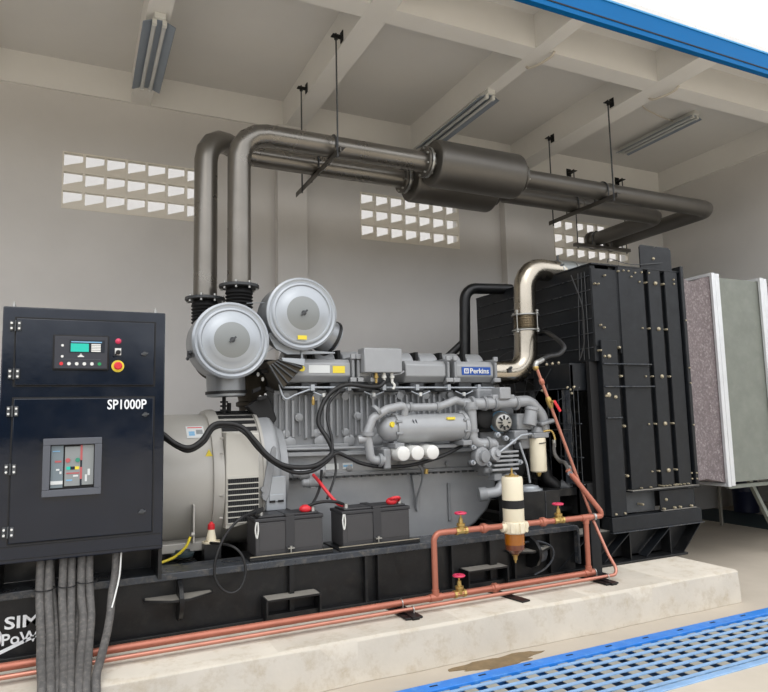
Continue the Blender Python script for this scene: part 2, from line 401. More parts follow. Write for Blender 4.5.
for x, y, xe, l in ((7.03, 5.32, 7.03, 'front tail exhaust pipe from silencer to wall, the longer of two'), (6.68, 5.79, 6.7, 'rear tail exhaust pipe from silencer to wall, the shorter of two')):
    t = thing('tail_pipe', l, 'exhaust pipe', (5.5, y, ZP-.1), 'tail pipes beyond the silencers')
    MB().sweep(fillet([(4.15, y, ZP), (x, y, ZP), (x, 7.02, ZP)], .13, 3), RP, 28).build('pipe', M_exhd, t, sharp=20)
    flange((4.155, y, ZP), X_, .15, parent=t, m=M_exhd)
    MB().lathe((5.36, y, ZP), X_, [(0, .1), (.005, .104), (.02, .104), (.025, .1)]).build('weld_collar', M_exhd, t)
    MB().cyl((x, 6.965, ZP), (x, 7.0, ZP), .13).build('wall_collar', M_exhd, t)
def hanger(label, x, pipes, rods, bar, along='y', yb=None):
    t = thing('pipe_hanger', label, 'hanger', (x, bar[0], 3.83), 'rod and angle bar pipe hangers')
    zb = ZP-RP
    if along == 'y':
        g = MB(); g.box(x-.025, x+.025, bar[0], bar[1], zb-.006, zb); g.box(x-.025, x-.019, bar[0], bar[1], zb-.05, zb); g.build('angle_bar', M_exhd, t, smooth=False)
        for y in rods:
            MB().cyl((x-.03, y, zb-.08), (x-.03, y, 4.93), .008, seg=8).build('rod', M_engd, t)
            g = MB(); g.box(x-.07, x+.03, y-.03, y+.03, 4.90, 4.906); g.box(x+.022, x+.03, y-.03, y+.03, 4.86, 4.96); g.cyl((x-.03, y, 4.87), (x-.03, y, 4.895), .017, seg=6); g.build('bracket', M_flat, t, smooth=False)
        for y in pipes:
            pts = [(x, y-RP-.008, zb-.04)] + [(x, y-(RP+.008)*cos(pi*k/12), ZP+(RP+.008)*sin(pi*k/12)) for k in range(13)] + [(x, y+RP+.008, zb-.04)]
            MB().sweep(pts, .007, 8).build('u_bolt', M_engd, t)
    else:
        g = MB(); g.box(bar[0], bar[1], yb-.03, yb+.03, zb-.05, zb-.006); g.build('angle_bar', M_exhd, t, smooth=False)
        for xx in rods:
            MB().cyl((xx, yb, zb-.08), (xx, yb, 4.93), .008, seg=8).build('rod', M_engd, t)
            g = MB(); g.box(xx-.04, xx+.04, yb-.03, 6.965, 4.90, 4.908); g.box(xx-.04, xx+.04, 6.957, 6.965, 4.86, 4.97); g.build('bracket', M_flat, t, smooth=False)
        for xx in pipes:
            pts = [(xx-RP-.008, yb, zb-.04)] + [(xx-(RP+.008)*cos(pi*k/12), yb, ZP+(RP+.008)*sin(pi*k/12)) for k in range(13)] + [(xx+RP+.008, yb, zb-.04)]
            MB().sweep(pts, .007, 8).build('u_bolt', M_engd, t)
hanger('pipe hanger with two rods between the risers and the silencers', 2.05, (5.32, 5.79), (5.11, 6.11), (5.06, 6.34))
hanger('pipe hanger with two rods just right of the silencers', 5.27, (5.32, 5.79), (5.11, 6.11), (5.06, 6.20))
hanger('pipe hanger against the back wall over the right vent', 6.3, (6.68, 7.03), (6.30, 7.22), (6.24, 7.27), 'x', 6.86)

# ================================================================= SKID
t = thing('skid_base', 'long black welded steel skid frame on the concrete plinth', 'base frame', (1.8, 5.0, .244)); SK = t
g = MB(); g.box(-1.6, 3.62, 4.15, 4.40, .563, .605); g.prism([(3.62, .563), (3.62, .605), (3.64, .60), (3.655, .58), (3.66, .545), (3.66, .30), (3.64, .30), (3.64, .545), (3.63, .563)], 'xz', 4.15, 4.32)
g.build('top_rail', M_rail, t, bevel=.004)
g = MB(); g.box(-1.6, 3.64, 4.2, 4.215, .25, .57); g.build('web', M_blk, t, smooth=False)
g = MB(); g.box(-1.6, 4.86, 4.15, 4.30, .244, .262); g.build('bottom_flange', M_blk, t, bevel=.002)
for x0, x1 in ((1.262, 1.292), (1.79, 1.81), (1.885, 1.90), (2.335, 2.36), (2.47, 2.49), (2.80, 2.86), (3.02, 3.035), (3.36, 3.37)):
    MB().box(x0, x1, 4.155, 4.2, .262, .563).build('stiffener', M_blk, t, smooth=False)
for x0, x1 in ((1.09, 1.45), (2.56, 2.91)):
    g = MB(); z1 = .385; y0 = 4.08
    g.box(x0, x1, y0, 4.2, z1-.012, z1); g.box(x0, x0+.012, y0, 4.2, .25, z1-.012); g.box(x1-.012, x1, y0, 4.2, .25, z1-.012); g.box(x0+.012, x1-.012, 4.12, 4.2, .25, z1-.1)
    g.mi = 1; g.box(x0+.01, x1-.01, y0+.004, 4.2, z1, z1+.002)
    g.build('lifting_pocket', [M_blk, M_dusty], t, bevel=.002)
for xc in (.58, 3.17):
    g = MB(); g.prism([(xc-.2, 4.2), (xc-.2, 4.15), (xc-.05, 4.06), (xc+.05, 4.06), (xc+.2, 4.15), (xc+.2, 4.2)], 'xy', .455, .467)
    g.mi = 1; g.prism([(xc-.19, 4.2), (xc-.19, 4.152), (xc-.05, 4.068), (xc+.05, 4.068), (xc+.19, 4.152), (xc+.19, 4.2)], 'xy', .467, .469); g.mi = 0
    poly = [(4.2, .56), (4.14, .56), (4.07, .53), (4.03, .48), (4.03, .42), (4.07, .36), (4.14, .33), (4.2, .33)]
    hole = [(4.2, .50), (4.15, .50), (4.09, .48), (4.075, .45), (4.09, .42), (4.15, .39), (4.2, .39)]
    g.prism(poly, 'yz', xc-.012, xc+.012); g.build('lifting_lug', [M_blk, M_dusty], t, bevel=.003)
g = MB(); g.cyl((3.27, 4.15, .42), (3.27, 4.185, .42), .06); g.cyl((3.27, 4.145, .42), (3.27, 4.15, .42), .03); g.build('lug_boss', M_rail, t)
g = MB()
g.sweep(spline([(3.08, 4.16, .52), (3.25, 4.15, .515), (3.37, 4.15, .46), (3.38, 4.15, .38), (3.31, 4.155, .31), (3.2, 4.16, .27)], 5), .008, 8); g.build('weld_ring', M_rail, t)
g = MB(); g.box(-1.6, 4.86, 5.8, 5.95, .244, .605); g.build('rear_rail', M_blk, t, smooth=False)
g = MB()
for x in (-.9, .3, 1.3, 2.2, 3.2, 3.63): g.box(x, x+.12, 4.3, 5.8, .40, .56)
g.box(-1.6, 4.8, 4.3, 5.8, .262, .275); g.build('cross_members', M_flat, t, smooth=False)
g = MB(); g.box(-1.6, .75, 4.32, 5.8, .563, .575); g.box(.75, 3.5, 4.32, 4.55, .563, .575); g.build('deck_plate', M_rail, t, smooth=False)
# outrigger under the radiator
g = MB(); g.box(4.03, 5.09, 4.17, 4.30, .50, .62); g.build('radiator_channel', M_rad, t, bevel=.004)
g = MB(); g.box(3.62, 4.03, 4.2, 4.5, .50, .512); g.box(3.7, 4.03, 4.42, 4.44, .512, .62); g.mi = 1; g.box(3.64, 4.03, 4.21, 4.42, .512, .514); g.build('corner_plate', [M_blk, M_dusty], t, smooth=False)
g = MB(); g.cyl((3.95, 4.36, .555), (3.95, 4.42, .555), .02, seg=6); g.build('bolt', M_bolt, t)
g = MB(); g.prism([(3.66, .244), (4.85, .244), (5.10, .48), (5.10, .50), (3.66, .50)], 'xz', 4.30, 4.31); g.prism([(3.66, .244), (4.85, .244), (5.10, .48), (5.10, .50), (3.66, .50)], 'xz', 5.9, 5.91)
g.prism([(4.84, .25), (4.85, .25), (5.10, .49), (5.09, .49)], 'xz', 4.19, 5.9); g.build('end_web', M_blk, t, smooth=False)
for x in (3.78, 4.25, 4.72):
    g = MB(); g.prism([(x-.012+.0, .50), (x+.0, .50), (x, .262), (x-.012, .262)], 'xz', 4.2, 4.3); g.build('stiffener', M_blk, t, smooth=False)
    g = MB(); g.obox((x-.16, 4.24, .37), (1, 0, .72), (0, 1, 0), (-.72, 0, 1), .36, .09, .008); g.build('gusset', M_rad, t, smooth=False)
g = MB(); g.box(4.03, 5.11, 4.165, 4.31, .492, .50); g.build('channel_lip', M_rail, t, smooth=False)
# writing on the skid (front face of the web)
text('lettering', 'SIMTEK', M_whitep, t, -.325, 4.2, .400, .385, .066, bold=.02)
text('lettering', 'PoWer', M_whitep, t, -.335, 4.2, .318, .25, .060, bold=.016)
g = MB(); g.prism([(-.53, .255), (-.36, .268), (-.15, .348), (-.155, .362), (-.37, .285), (-.53, .272)], 'xz', 4.196, 4.2)
g.torus((-.40, 4.199, .36), Y_, .055, .012, 28, 6); g.build('logo_swoosh', M_whitep, t, smooth=False)

# post and brackets in front of skid
t = thing('support_post', 'black square steel post on the plinth under the copper pipe end', 'post', (3.67, 4.02, .244))
MB().box(3.62, 3.715, 3.98, 4.07, .25, .67).build('post', M_rad, t, bevel=.003)
MB().box(3.58, 3.75, 3.94, 4.10, .244, .252).build('foot_plate', M_blk, t, smooth=False)
for x, l in ((1.93, 'black angle pipe bracket on the plinth, near the left copper riser'), (3.56, 'black angle pipe bracket on the plinth, at the right copper pipe end')):
    t = thing('pipe_bracket', l, 'bracket', (x, 3.85, .244), 'black pipe brackets on the plinth')
    g = MB(); g.prism([(3.70, .26), (3.97, .275), (3.97, .255), (3.75, .17), (3.73, .17)], 'yz', x-.02, x+.03); g.box(x-.06, x+.06, 3.72, 4.15, .245, .257); g.build('arm', M_blk, t, bevel=.003)
    pts = [(x, 3.90-.024*cos(pi*k/8), .30+.024*sin(pi*k/8)) for k in range(9)]
    g = MB(); g.sweep([(x, 3.876, .25)]+pts+[(x, 3.924, .25)], .004, 6); g.build('u_bolt', M_zinc, t)
    pts = [(x+.03, 3.80-.018*cos(pi*k/8), .282+.018*sin(pi*k/8)) for k in range(9)]
    g = MB(); g.sweep([(x+.03, 3.782, .25)]+pts+[(x+.03, 3.818, .25)], .004, 6); g.build('u_bolt', M_zinc, t)
o = MB().obox((2.72, 3.90, .250), (.15, -1, 0), (1, .15, 0), Z_, .45, .07, .01).build('flat_bracket', M_blk, smooth=False); tag(o, 'flat black steel strap lying on the plinth below the lower copper pipes', 'bracket')

# ================================================================= COPPER PIPEWORK
YC = 3.9
t = thing('copper_pipework', 'thick copper coloured pipe run with rectangular upper loop in front of the skid', 'pipe', (2.0, YC, .25))
MB().cyl((-1.6, YC, .30), (3.535, YC, .30), .021).build('lower_pipe', M_cop, t)
MB().tube([(2.185, YC, .30), (2.185, YC, .715), (2.60, YC, .712), (3.63, YC, .705)], .0205, .055).build('upper_pipe', M_cop, t)
MB().cyl((3.505, YC, .31), (3.505, YC, .70), .019).build('drop_pipe', M_cop, t)
MB().sweep(fillet([(3.60, YC, .705), (3.66, YC, .705), (3.655, YC, .74), (3.44, 4.0, 1.06)], .04, 5), .0205, 14).build('slanted_pipe', M_cop, t)
for x, z in ((2.585, .712), (3.10, .709), (2.66, .30)):
    g = MB(); g.lathe((x-.035, YC, z), X_, [(0, .024), (.015, .026), (.02, .034), (.045, .034), (.05, .026), (.07, .024)], 12); g.build('union', M_cop, t)
for x, z in ((2.185, .30), (3.505, .30)):
    g = MB(); g.cyl((x-.045, YC, z), (x+.045, YC, z), .026); g.cyl((x, YC, z), (x, YC, z+.05), .025); g.build('tee', M_cop, t)
g = MB(); g.cyl((3.46, YC, .705), (3.55, YC, .705), .025); g.cyl((3.505, YC, .705), (3.505, YC, .66), .024); g.build('tee', M_cop, t)
MB().cyl((3.575, YC, .705), (3.595, YC, .705), .027).build('clamp', M_zinc, t)
t = thing('copper_tube', 'thin copper tube along the plinth, rising slanted to the radiator', 'pipe', (2.0, 3.8, .25))
MB().sweep(fillet([(-1.6, 3.8, .282), (3.71, 3.8, .286), (3.67, 3.86, .42), (3.625, 3.95, .66), (3.21, 4.03, 1.86)], .05, 6), .0125, 12).build('tube', M_cop2, t)
MB().cyl((-1.6, 3.83, .268), (3.6, 3.83, .268), .006, seg=8).build('thin_capillary', M_cop2, t)
d = Vector((-.415, .08, 1.2)).normalized(); b0 = Vector((3.625, 3.95, .66))
MB().lathe(b0+d*.93, d, [(0, .016), (.02, .022), (.07, .022), (.09, .016)], 10).build('brass_fitting', M_brass, t)
g = MB(); q = b0+d*.98; g.cyl(q+V(0,-.01,0), q+V(0,-.05,0), .01, seg=8); g.build('valve_stem', M_brass, t)
MB().obox(q+V(.035, -.05, -.035), (.55, 0, -.8), (0,1,0), (.8,0,.55), .10, .012, .022).build('lever', M_red, t, bevel=.004)
MB().lathe(b0+d*1.12, d, [(0, .013), (.01, .021), (.04, .021), (.05, .013)], 8).build('union', M_cop, t)
def valve(label, x, z):
    t = thing('gate_valve', label, 'valve', (x, YC, z), 'brass gate valves with red handwheels')
    g = MB(); g.lathe((x-.045, YC, z), X_, [(0, .027), (.018, .027), (.02, .022), (.07, .022), (.072, .027), (.09, .027)], 8)
    g.lathe((x, YC, z), Z_, [(0, .024), (.03, .024), (.034, .03), (.05, .03), (.054, .017), (.085, .014), (.088, .007), (.125, .006)], 10); g.build('body', M_brass, t)
    g = MB(); g.torus((x, YC, z+.118), Z_, .036, .0075, 20, 6)
    for k in range(4):
        a = k*pi/2; g.cyl((x, YC, z+.118), (x+.036*cos(a), YC+.036*sin(a), z+.118), .005, seg=6)
    g.cyl((x, YC, z+.108), (x, YC, z+.13), .012, seg=10); g.build('handwheel', M_pink, t)
valve('brass gate valve on the upper copper pipe, beside the left riser', 2.40, .712)
valve('brass gate valve on the upper copper pipe, right of the cream filter', 3.245, .708)
valve('brass gate valve on the lower copper pipe', 2.37, .30)
# fuel water separator
cx, cz = 2.842, 0
t = thing('fuel_water_separator', 'tall cream fuel filter with black band and amber bowl on copper pipe', 'filter', (cx, 3.9, .45))
MB().lathe((cx, YC, .735), Z_, [(0, .072), (.01, .076), (.30, .076), (.315, .070), (.32, .02)], 32).build('canister', M_cream, t)
MB().lathe((cx, YC, .83), Z_, [(0, .0765), (.002, .0785), (.056, .0785), (.058, .0765)], 32).build('band', M_flat, t)
g = MB(); g.lathe((cx, YC, .655), Z_, [(0, .076), (.012, .082), (.06, .084), (.082, .078)], 32); g.cyl((cx-.11, YC, .70), (cx+.11, YC, .70), .032, seg=10)
for a in (-2.3, -1.57, -.8): g.obox((cx+.084*cos(a), YC+.084*sin(a), .70), (cos(a), sin(a), 0), (-sin(a), cos(a), 0), Z_, .03, .03, .07)
g.build('head', M_cream, t, bevel=.004)
g = MB(); g.lathe((cx, YC, .578), Z_, [(0, .070), (.08, .071)], 32); g.build('bowl', M_amber, t)
g = MB(); g.lathe((cx, YC, .508), Z_, [(0, .024), (.022, .05), (.035, .066), (.07, .070)], 32); g.build('fuel_sediment', M_ambd, t)
MB().lathe((cx, YC, .448), Z_, [(0, .005), (.02, .009), (.022, .015), (.045, .016), (.06, .028)], 12).build('drain_cock', M_brass, t)
g = MB(); g.lathe((cx, YC, 1.05), Z_, [(0, .05), (.01, .05), (.012, .02), (.02, .02), (.022, .008), (.06, .007), (.062, .004)], 10); g.build('vent_plug', M_brass, t)

# ================================================================= CONTROL CABINET
t = thing('control_cabinet', 'glossy navy blue steel control cabinet standing over the left end of the skid', 'cabinet', (.04, 4.25, .605))
XA, XB = -.372, .464
g = MB(); g.box(XA, XB, 4.0, 4.5, .78, 2.143); g.build('body', M_navy, t, bevel=.006)
g = MB(); g.box(XB-.02, XB, 4.02, 4.42, .606, .78); g.box(XA, XA+.02, 4.02, 4.42, .606, .78); g.box(XA, XB, 4.40, 4.42, .606, .78); g.build('stand', M_blk, t, smooth=False)
g = MB(); g.box(XA+.01, XB-.01, 3.997, 4.0, .866, .8665+.003); g.box(XA+.01, XB-.01, 3.997, 4.0, .80, .803); g.build('seam', M_flat, t, smooth=False)
def door(z0, z1):
    g = MB(); g.box(-.306, .402, 3.985, 4.0, z0, z1); g2 = MB(); g2.box(-.314, .41, 3.9965, 4.0, z0-.008, z1+.008); g2.build('door_seal', M_flat, t, smooth=False)
    return g.build('door', M_navy, t, bevel=.004, seg=3)
du = door(1.715, 2.078); dl = door(.885, 1.642)
for dr, zs in ((du, (2.035, 1.775)), (dl, (1.575, 1.27, .945))):
    for z in zs:
        g = MB(); g.box(-.337, -.318, 3.988, 4.0, z-.027, z+.027); g.box(-.301, -.282, 3.975, 3.986, z-.027, z+.027); g.cyl((-.31, 3.983, z-.03), (-.31, 3.983, z+.03), .006, seg=10)
        h = g.build('hinge', M_engd, dr, bevel=.002)
        for sx in (-.3275, -.2915):
            for sz in (-.014, .014): MB().cyl((sx, 3.972, z+sz), (sx, 3.99, z+sz), .006, seg=10).build('screw', M_white, dr)
for dr, x, z in ((du, .348, 1.895), (dl, .358, 1.545), (dl, .348, 1.0)):
    g = MB(); g.cyl((x, 3.975, z), (x, 3.986, z), .013, seg=14); g.obox((x, 3.97, z), (1, 0, .15), Y_, Z_, .038, .01, .009); g.build('latch', M_engd, dr)
text('lettering', 'SP1000P', M_whitep, dl, .156, 3.985, 1.577, .208, .056, bold=.016)
# controller
g = MB(); g.box(-.126, .158, 3.972, 3.985, 1.797, 1.993); cp = g.build('controller_bezel', M_flat, du, bevel=.006, seg=3)
g = MB(); g.box(-.118, .150, 3.968, 3.973, 1.805, 1.985); g.build('controller_face', M_ctrl, du, bevel=.004)
def cell(name, m, x0, x1, z0, z1, parent, y=3.966, yb=3.969): return MB().box(x0, x1, y, yb, z0, z1).build(name, m, parent, smooth=False)
cell('screen_surround', M_groove, -.045, .135, 1.895, 1.966, du, 3.9665, 3.9685)
cell('display_screen', M_teals, -.038, .053, 1.899, 1.945, du, 3.965, 3.967)
cell('display_strip', M_lblu, -.036, .12, 1.951, 1.957, du, 3.965, 3.967)
g = MB()
for k in range(5): g.box(.066, .114, 3.965, 3.967, 1.900+k*.0093, 1.907+k*.0093)
g.build('soft_key_labels', M_white, du, smooth=False)
for k, mm in enumerate((M_red, M_white, M_white, M_white, M_white, M_green)):
    x = -.083+k*.0385; MB().cyl((x, 3.9655, 1.832), (x, 3.969, 1.832), .0095, seg=14).build('push_button', mm, du)
cell('print_line', M_bezel, -.085, .115, 1.856, 1.858, du)
g = MB(); g.box(-.002, .03, 3.966, 3.969, 1.870, 1.876); g.box(.006, .022, 3.966, 3.969, 1.876, 1.882); g.box(.012, .016, 3.966, 3.969, 1.882, 1.890); g.build('controller_emblem', M_white, du, smooth=False)
for x, z in ((-.079, 1.933), (-.079, 1.872)): MB().cyl((x, 3.9655, z), (x, 3.969, z), .007, seg=12).build('indicator', M_white, du)
MB().lathe((.206, 3.985, 1.965), -Y_, [(0, .016), (.008, .016), (.01, .013), (.02, .011), (.024, .004)], 16).build('indicator_lamp', M_pink, du)
cell('switch_plate', M_white, .189, .222, 1.885, 1.925, du, 3.978, 3.985)
g = MB(); g.cyl((.206, 3.979, 1.900), (.206, 3.962, 1.900), .013, seg=14); g.obox((.2, 3.955, 1.893), (1, 0, .9), Y_, (-.9, 0, 1), .045, .014, .009); g.build('key_switch', M_flat, du)
MB().cyl((.206, 3.985, 1.822), (.206, 3.978, 1.822), .034, seg=28).build('emergency_stop_ring', M_yel, du)
MB().lathe((.206, 3.978, 1.822), -Y_, [(0, .016), (.014, .016), (.016, .022), (.028, .022), (.033, .016)], 24).build('emergency_stop_button', M_red, du)
# breaker
cxb = -.012; g = MB()
x0, x1, z0, z1 = -.158, .132, 1.115, 1.425; w = .036
g.box(x0, x1, 3.955, 3.985, z1-w, z1); g.box(x0, x1, 3.955, 3.985, z0, z0+w); g.box(x0, x0+w, 3.955, 3.985, z0+w, z1-w); g.box(x1-w, x1, 3.955, 3.985, z0+w, z1-w)
br = g.build('breaker_frame', M_bezel, dl, bevel=.003)
cell('breaker_recess', M_flat, x0+w-.002, x1-w+.002, z0+w-.002, z1-w+.002, dl, 3.981, 3.986)
def bc(name, m, px0, px1, py0, py1, y=3.976):    # panel fields laid out on the breaker face (fractions of the window)
    X0, X1, Z1, Z0 = x0+w+.004, x1-w-.004, z1-w-.004, z0+w+.004
    return cell(name, m, X0+(X1-X0)*px0, X0+(X1-X0)*px1, Z1-(Z1-Z0)*py1, Z1-(Z1-Z0)*py0, dl, y, y+.004)
bc('trip_unit', M_pan, 0, .28, 0, .98, 3.976); bc('breaker_cover', M_pan2, .32, .68, .03, .95, 3.975); bc('breaker_side', M_pan2, .72, 1, .0, .94, 3.975)
bc('rating_strip', M_pred, .68, .73, 0, .36, 3.973); bc('charge_handle', M_groove, .685, .725, .36, .52, 3.973); bc('rating_strip', M_pred, .68, .73, .52, .80, 3.973); bc('charge_handle', M_groove, .685, .725, .8, .95, 3.973)
bc('trip_display', M_pred, .09, .24, .35, .39, 3.973); bc('trip_label', M_label, 0, .28, .82, .90, 3.973); bc('trip_label', M_lblu, .03, .2, .12, .14, 3.973); bc('trip_label', M_label, .12, .2, .54, .58, 3.973); bc('trip_label', M_label, .2, .25, .60, .66, 3.973)
bc('status_window', M_teals, .36, .45, .50, .57, 3.973); bc('status_window', M_groove, .45, .56, .50, .57, 3.973); bc('status_window', M_yel, .56, .66, .50, .57, 3.973)
bc('data_text', M_pred, .36, .66, .64, .67, 3.973); bc('data_text', M_label, .52, .64, .70, .74, 3.973); bc('data_label', M_label, .86, .92, .57, .72, 3.973); bc('data_label', M_label, .80, .85, .70, .86, 3.973); bc('data_text', M_lblu, .36, .5, .80, .83, 3.973)
XX = lambda f: x0+w+.004+(x1-x0-2*w-.008)*f
ZZ = lambda f: z1-w-.004-(z1-z0-2*w-.008)*f
for f, mm in ((.39, M_pred), (.62, M_pgrn)): MB().cyl((XX(f), 3.976, ZZ(.35)), (XX(f), 3.970, ZZ(.35)), .012, seg=16).build('breaker_button', mm, dl)
for x in (-.325, .41):
    g = MB(); g.cyl((x, 4.04, 2.143), (x, 4.04, 2.16), .01, seg=8); g.cyl((x, 4.04, 2.16), (x, 4.04, 2.175), .006, seg=8); g.build('lifting_eye', M_zinc, t)

# power cables hanging from the cabinet
cabs = [(-.155, 4.08, -.143, -.128, -.115, 0), (-.112, 4.09, -.101, -.088, -.079, 0), (-.10, 4.16, -.072, -.058, -.051, .035), (-.043, 4.08, -.036, -.027, -.024, 0), (-.003, 4.09, .0, .003, .004, .004), (.02, 4.18, .03, .024, .022, .05), (.048, 4.08, .060, .048, .043, 0), (.086, 4.09, .098, .084, .075, .004), (.222, 4.06, .193, .148, .118, 0)]
names = ['leftmost thick black power cable hanging under the control cabinet', 'second power cable from the left, in the left pair', 'thin looking rear power cable between the left and second pairs',
         'left cable of the second pair hanging under the cabinet', 'right cable of the second pair hanging under the cabinet', 'rear power cable just left of the third pair',
         'left cable of the third pair hanging under the cabinet', 'right cable of the third pair hanging under the cabinet', 'lone rightmost power cable, slanting down left']
for i, ((xa, ya, xm, xn, xb, yo), nm) in enumerate(zip(cabs, names)):
    w1 = random.uniform(-.006, .006)
    pts = [(xa, ya, .80), (xa+w1*.5, 4.06+yo, .66), (xa*.5+xm*.5+w1, 4.02+yo, .56), (xm, 3.96+yo, .47), (xm*.5+xn*.5-w1*.6, 3.86+yo, .40), (xn, 3.75+yo, .335), (xb, 3.60+yo*.6, .277), (xb, 3.52+yo*.4, .20), (xb+w1, 3.48+yo*.4, .10), (xb, 3.47+yo*.4, .022)]
    o = MB().cord(pts, .0215 if yo < .02 else .015, 6, 12).build('power_cable', M_cable); tag(o, nm, 'cable', 'thick power cables under the control cabinet')
def tie(label, x0, x1, y, z):
    g = MB(); n = 24; cxm, hw = (x0+x1)/2, (x1-x0)/2
    g.sweep([(cxm+hw*cos(2*pi*k/n), y+.036*sin(2*pi*k/n), z+.006*sin(2*pi*k/n)) for k in range(n+1)], .003, 6)
    tag(g.build('cable_tie', M_flat), label, 'cable tie', 'cable ties round the power cables')
tie('cable tie round the left pair of power cables', -.183, -.082, 4.05, .625)
tie('cable tie round the second pair of power cables', -.068, .026, 4.05, .63)
tie('cable tie round the third pair of power cables', .026, .126, 4.05, .64)
o = MB().cord([(.248, 4.04, .79), (.240, 4.02, .66), (.218, 3.99, .56), (.200, 3.96, .50)], .0045, 5, 8).build('white_wire', M_white); tag(o, 'thin white wire running beside the rightmost power cable', 'wire')

# ================================================================= ALTERNATOR
ya, za, ra = 5.0, 1.08, .47
t = thing('alternator', 'warm grey cylindrical alternator right of the control cabinet', 'alternator', (.7, ya, .6)); AL = t
MB().lathe((-.15, ya, za), X_, [(0, .30), (.02, .42), (.06, ra), (1.05, ra), (1.06, ra)], 64).build('stator_housing', M_alt, t)
MB().lathe((.85, ya, za), X_, [(0, ra), (.0, .495), (.03, .505), (.07, .505), (.07, .485), (.34, .485), (.34, .50), (.36, .50), (.36, .46)], 64).build('fan_housing', M_alt, t)
g = MB()
for k in range(26):
    a = radians(20+k*9)
    if not (25 < math.degrees(a) < 175): continue
    c = Vector((1.055, ya-cos(a)*.488, za+sin(a)*.488)); g.obox(c, X_, (0, sin(a), cos(a)), (0, -cos(a), sin(a)), .25, .035, .008)
g.build('cooling_slots', M_flat, t, smooth=False)
g = MB(); g.prism([(.925, .77), (1.155, .81), (1.155, 1.41), (.925, 1.42)], 'xz', 4.50, 4.72); g.build('side_cover', M_altc, t, bevel=.008)
g = MB(); g.box(.94, 1.145, 4.492, 4.501, .81, 1.11); gr = g.build('grille', M_flat, t, smooth=False)
for k in range(9): MB().box(.935, 1.15, 4.485, 4.496, .807+k*.0372, .814+k*.0372).build('grille_bar', M_altc, gr, smooth=False)
g = MB()
for k in range(16): g.box(.943+k*.0135, .9445+k*.0135, 4.488, 4.493, .81, 1.105)
g.build('grille_wires', M_engd, gr, smooth=False)
g = MB(); g.box(.25, .88, 4.56, 5.4, .64, .70); g.prism([(.35, .70), (.86, .70), (.84, .86), (.4, .86)], 'xz', 4.72, 5.3); g.build('feet', M_alt, t, bevel=.006)
g = MB(); g.box(.712, .724, 4.50, 4.62, .70, .95); g.cyl((.70, 4.505, .76), (.724, 4.505, .76), .014, seg=8); g.build('foot_fin', M_alt, t, bevel=.003)
def onring(x0, x1, za0, za1, name, m, lb=None):
    # small plate following the round housing front, heights za0..za1
    g = MB(); R = ra+.003; rr = []
    for k in range(6):
        z = za0+(za1-za0)*k/5; yy = ya-math.sqrt(R*R-(z-za)**2); rr.append((yy, z))
    g.rings([[(x, y, z) for y, z in rr]+[(x, y+.002, z) for y, z in rr[::-1]] for x in (x0, x1)]); return g.build(name, m, t, smooth=False)
onring(.69, .81, 1.385, 1.465, 'data_plate', M_label); onring(.70, .80, 1.452, 1.458, 'plate_heading', M_red); onring(.705, .745, 1.40, 1.43, 'plate_text', M_lblu); onring(.755, .80, 1.41, 1.44, 'plate_text', M_pan2)
g = MB(); zt = 1.28; yy = ya-math.sqrt((ra+.003)**2-(zt-za)**2)-.004
g.prism([(.80, zt-.02), (.85, zt-.02), (.825, zt+.025)], 'xz', yy-.003, yy+.02); g.build('warning_sign', M_yel, t, smooth=False)
for z in (.85, 1.0, 1.38, 1.28): MB().cyl((.885, 4.50, z), (.905, 4.49, z), .008, seg=8).build('bolt', M_alt, t)
# flywheel housing
MB().lathe((1.21, ya, za+.02), X_, [(0, .46), (.08, .462), (.10, .455), (.13, .42), (.135, .38), (.2, .36)], 56).build('bell_housing', M_eng, t)
g = MB(); g.prism([(1.17, .97), (1.20, .93), (1.225, .98), (1.275, 1.26), (1.277, 1.30), (1.262, 1.315), (1.245, 1.30), (1.20, 1.15)], 'xz', 4.49, 4.515); g.build('lifting_arm', M_eng2, t, bevel=.004)
g = MB(); g.cyl((1.18, 4.48, 1.02), (1.18, 4.53, 1.02), .018, seg=8); g.cyl((1.19, 4.48, .965), (1.19, 4.53, .965), .018, seg=8); g.build('arm_bolts', M_eng2, t)
g = MB(); g.box(1.205, 1.345, 4.50, 4.75, .87, 1.10); g.box(1.225, 1.325, 4.492, 4.50, .93, .98); g.build('mounting_foot', M_lid, t, bevel=.01)
for x in (1.245, 1.305): MB().box(x-.02, x+.02, 4.486, 4.494, .925, .94).build('foot_slot', M_flat, t, smooth=False)
MB().box(1.17, 1.38, 4.47, 4.80, .82, .868).build('mount_pad', M_rub, t, bevel=.006)
MB().box(1.2, 1.38, 4.55, 4.8, .6, .82).build('mount_pedestal', M_blk, t, smooth=False)
g = MB(); g.lathe((.655, 4.55, .62), Z_, [(0, .07), (.02, .075), (.025, .05), (.04, .045)], 20); g.build('rubber_mount', M_teal, t)

t = thing('vibration_sensor', 'small cream stand with red cap on black block beside the alternator', 'fitting', (.85, 4.45, .575))
MB().box(.775, .885, 4.44, 4.54, .575, .70).build('block', M_blk, t, bevel=.003)
MB().lathe((.826, 4.48, .70), Z_, [(0, .06), (.01, .06), (.011, .036), (.03, .032), (.085, .022)], 16).build('body', M_cream, t)
MB().lathe((.826, 4.48, .78), Z_, [(0, .02), (.01, .024), (.04, .022), (.045, .012), (.055, .01)], 14).build('cap', M_red, t)
g = MB(); g.cyl((.79, 4.46, .70), (.79, 4.46, .718), .012, seg=6); g.cyl((.87, 4.46, .70), (.87, 4.46, .718), .012, seg=6); g.build('nuts', M_bolt, t)

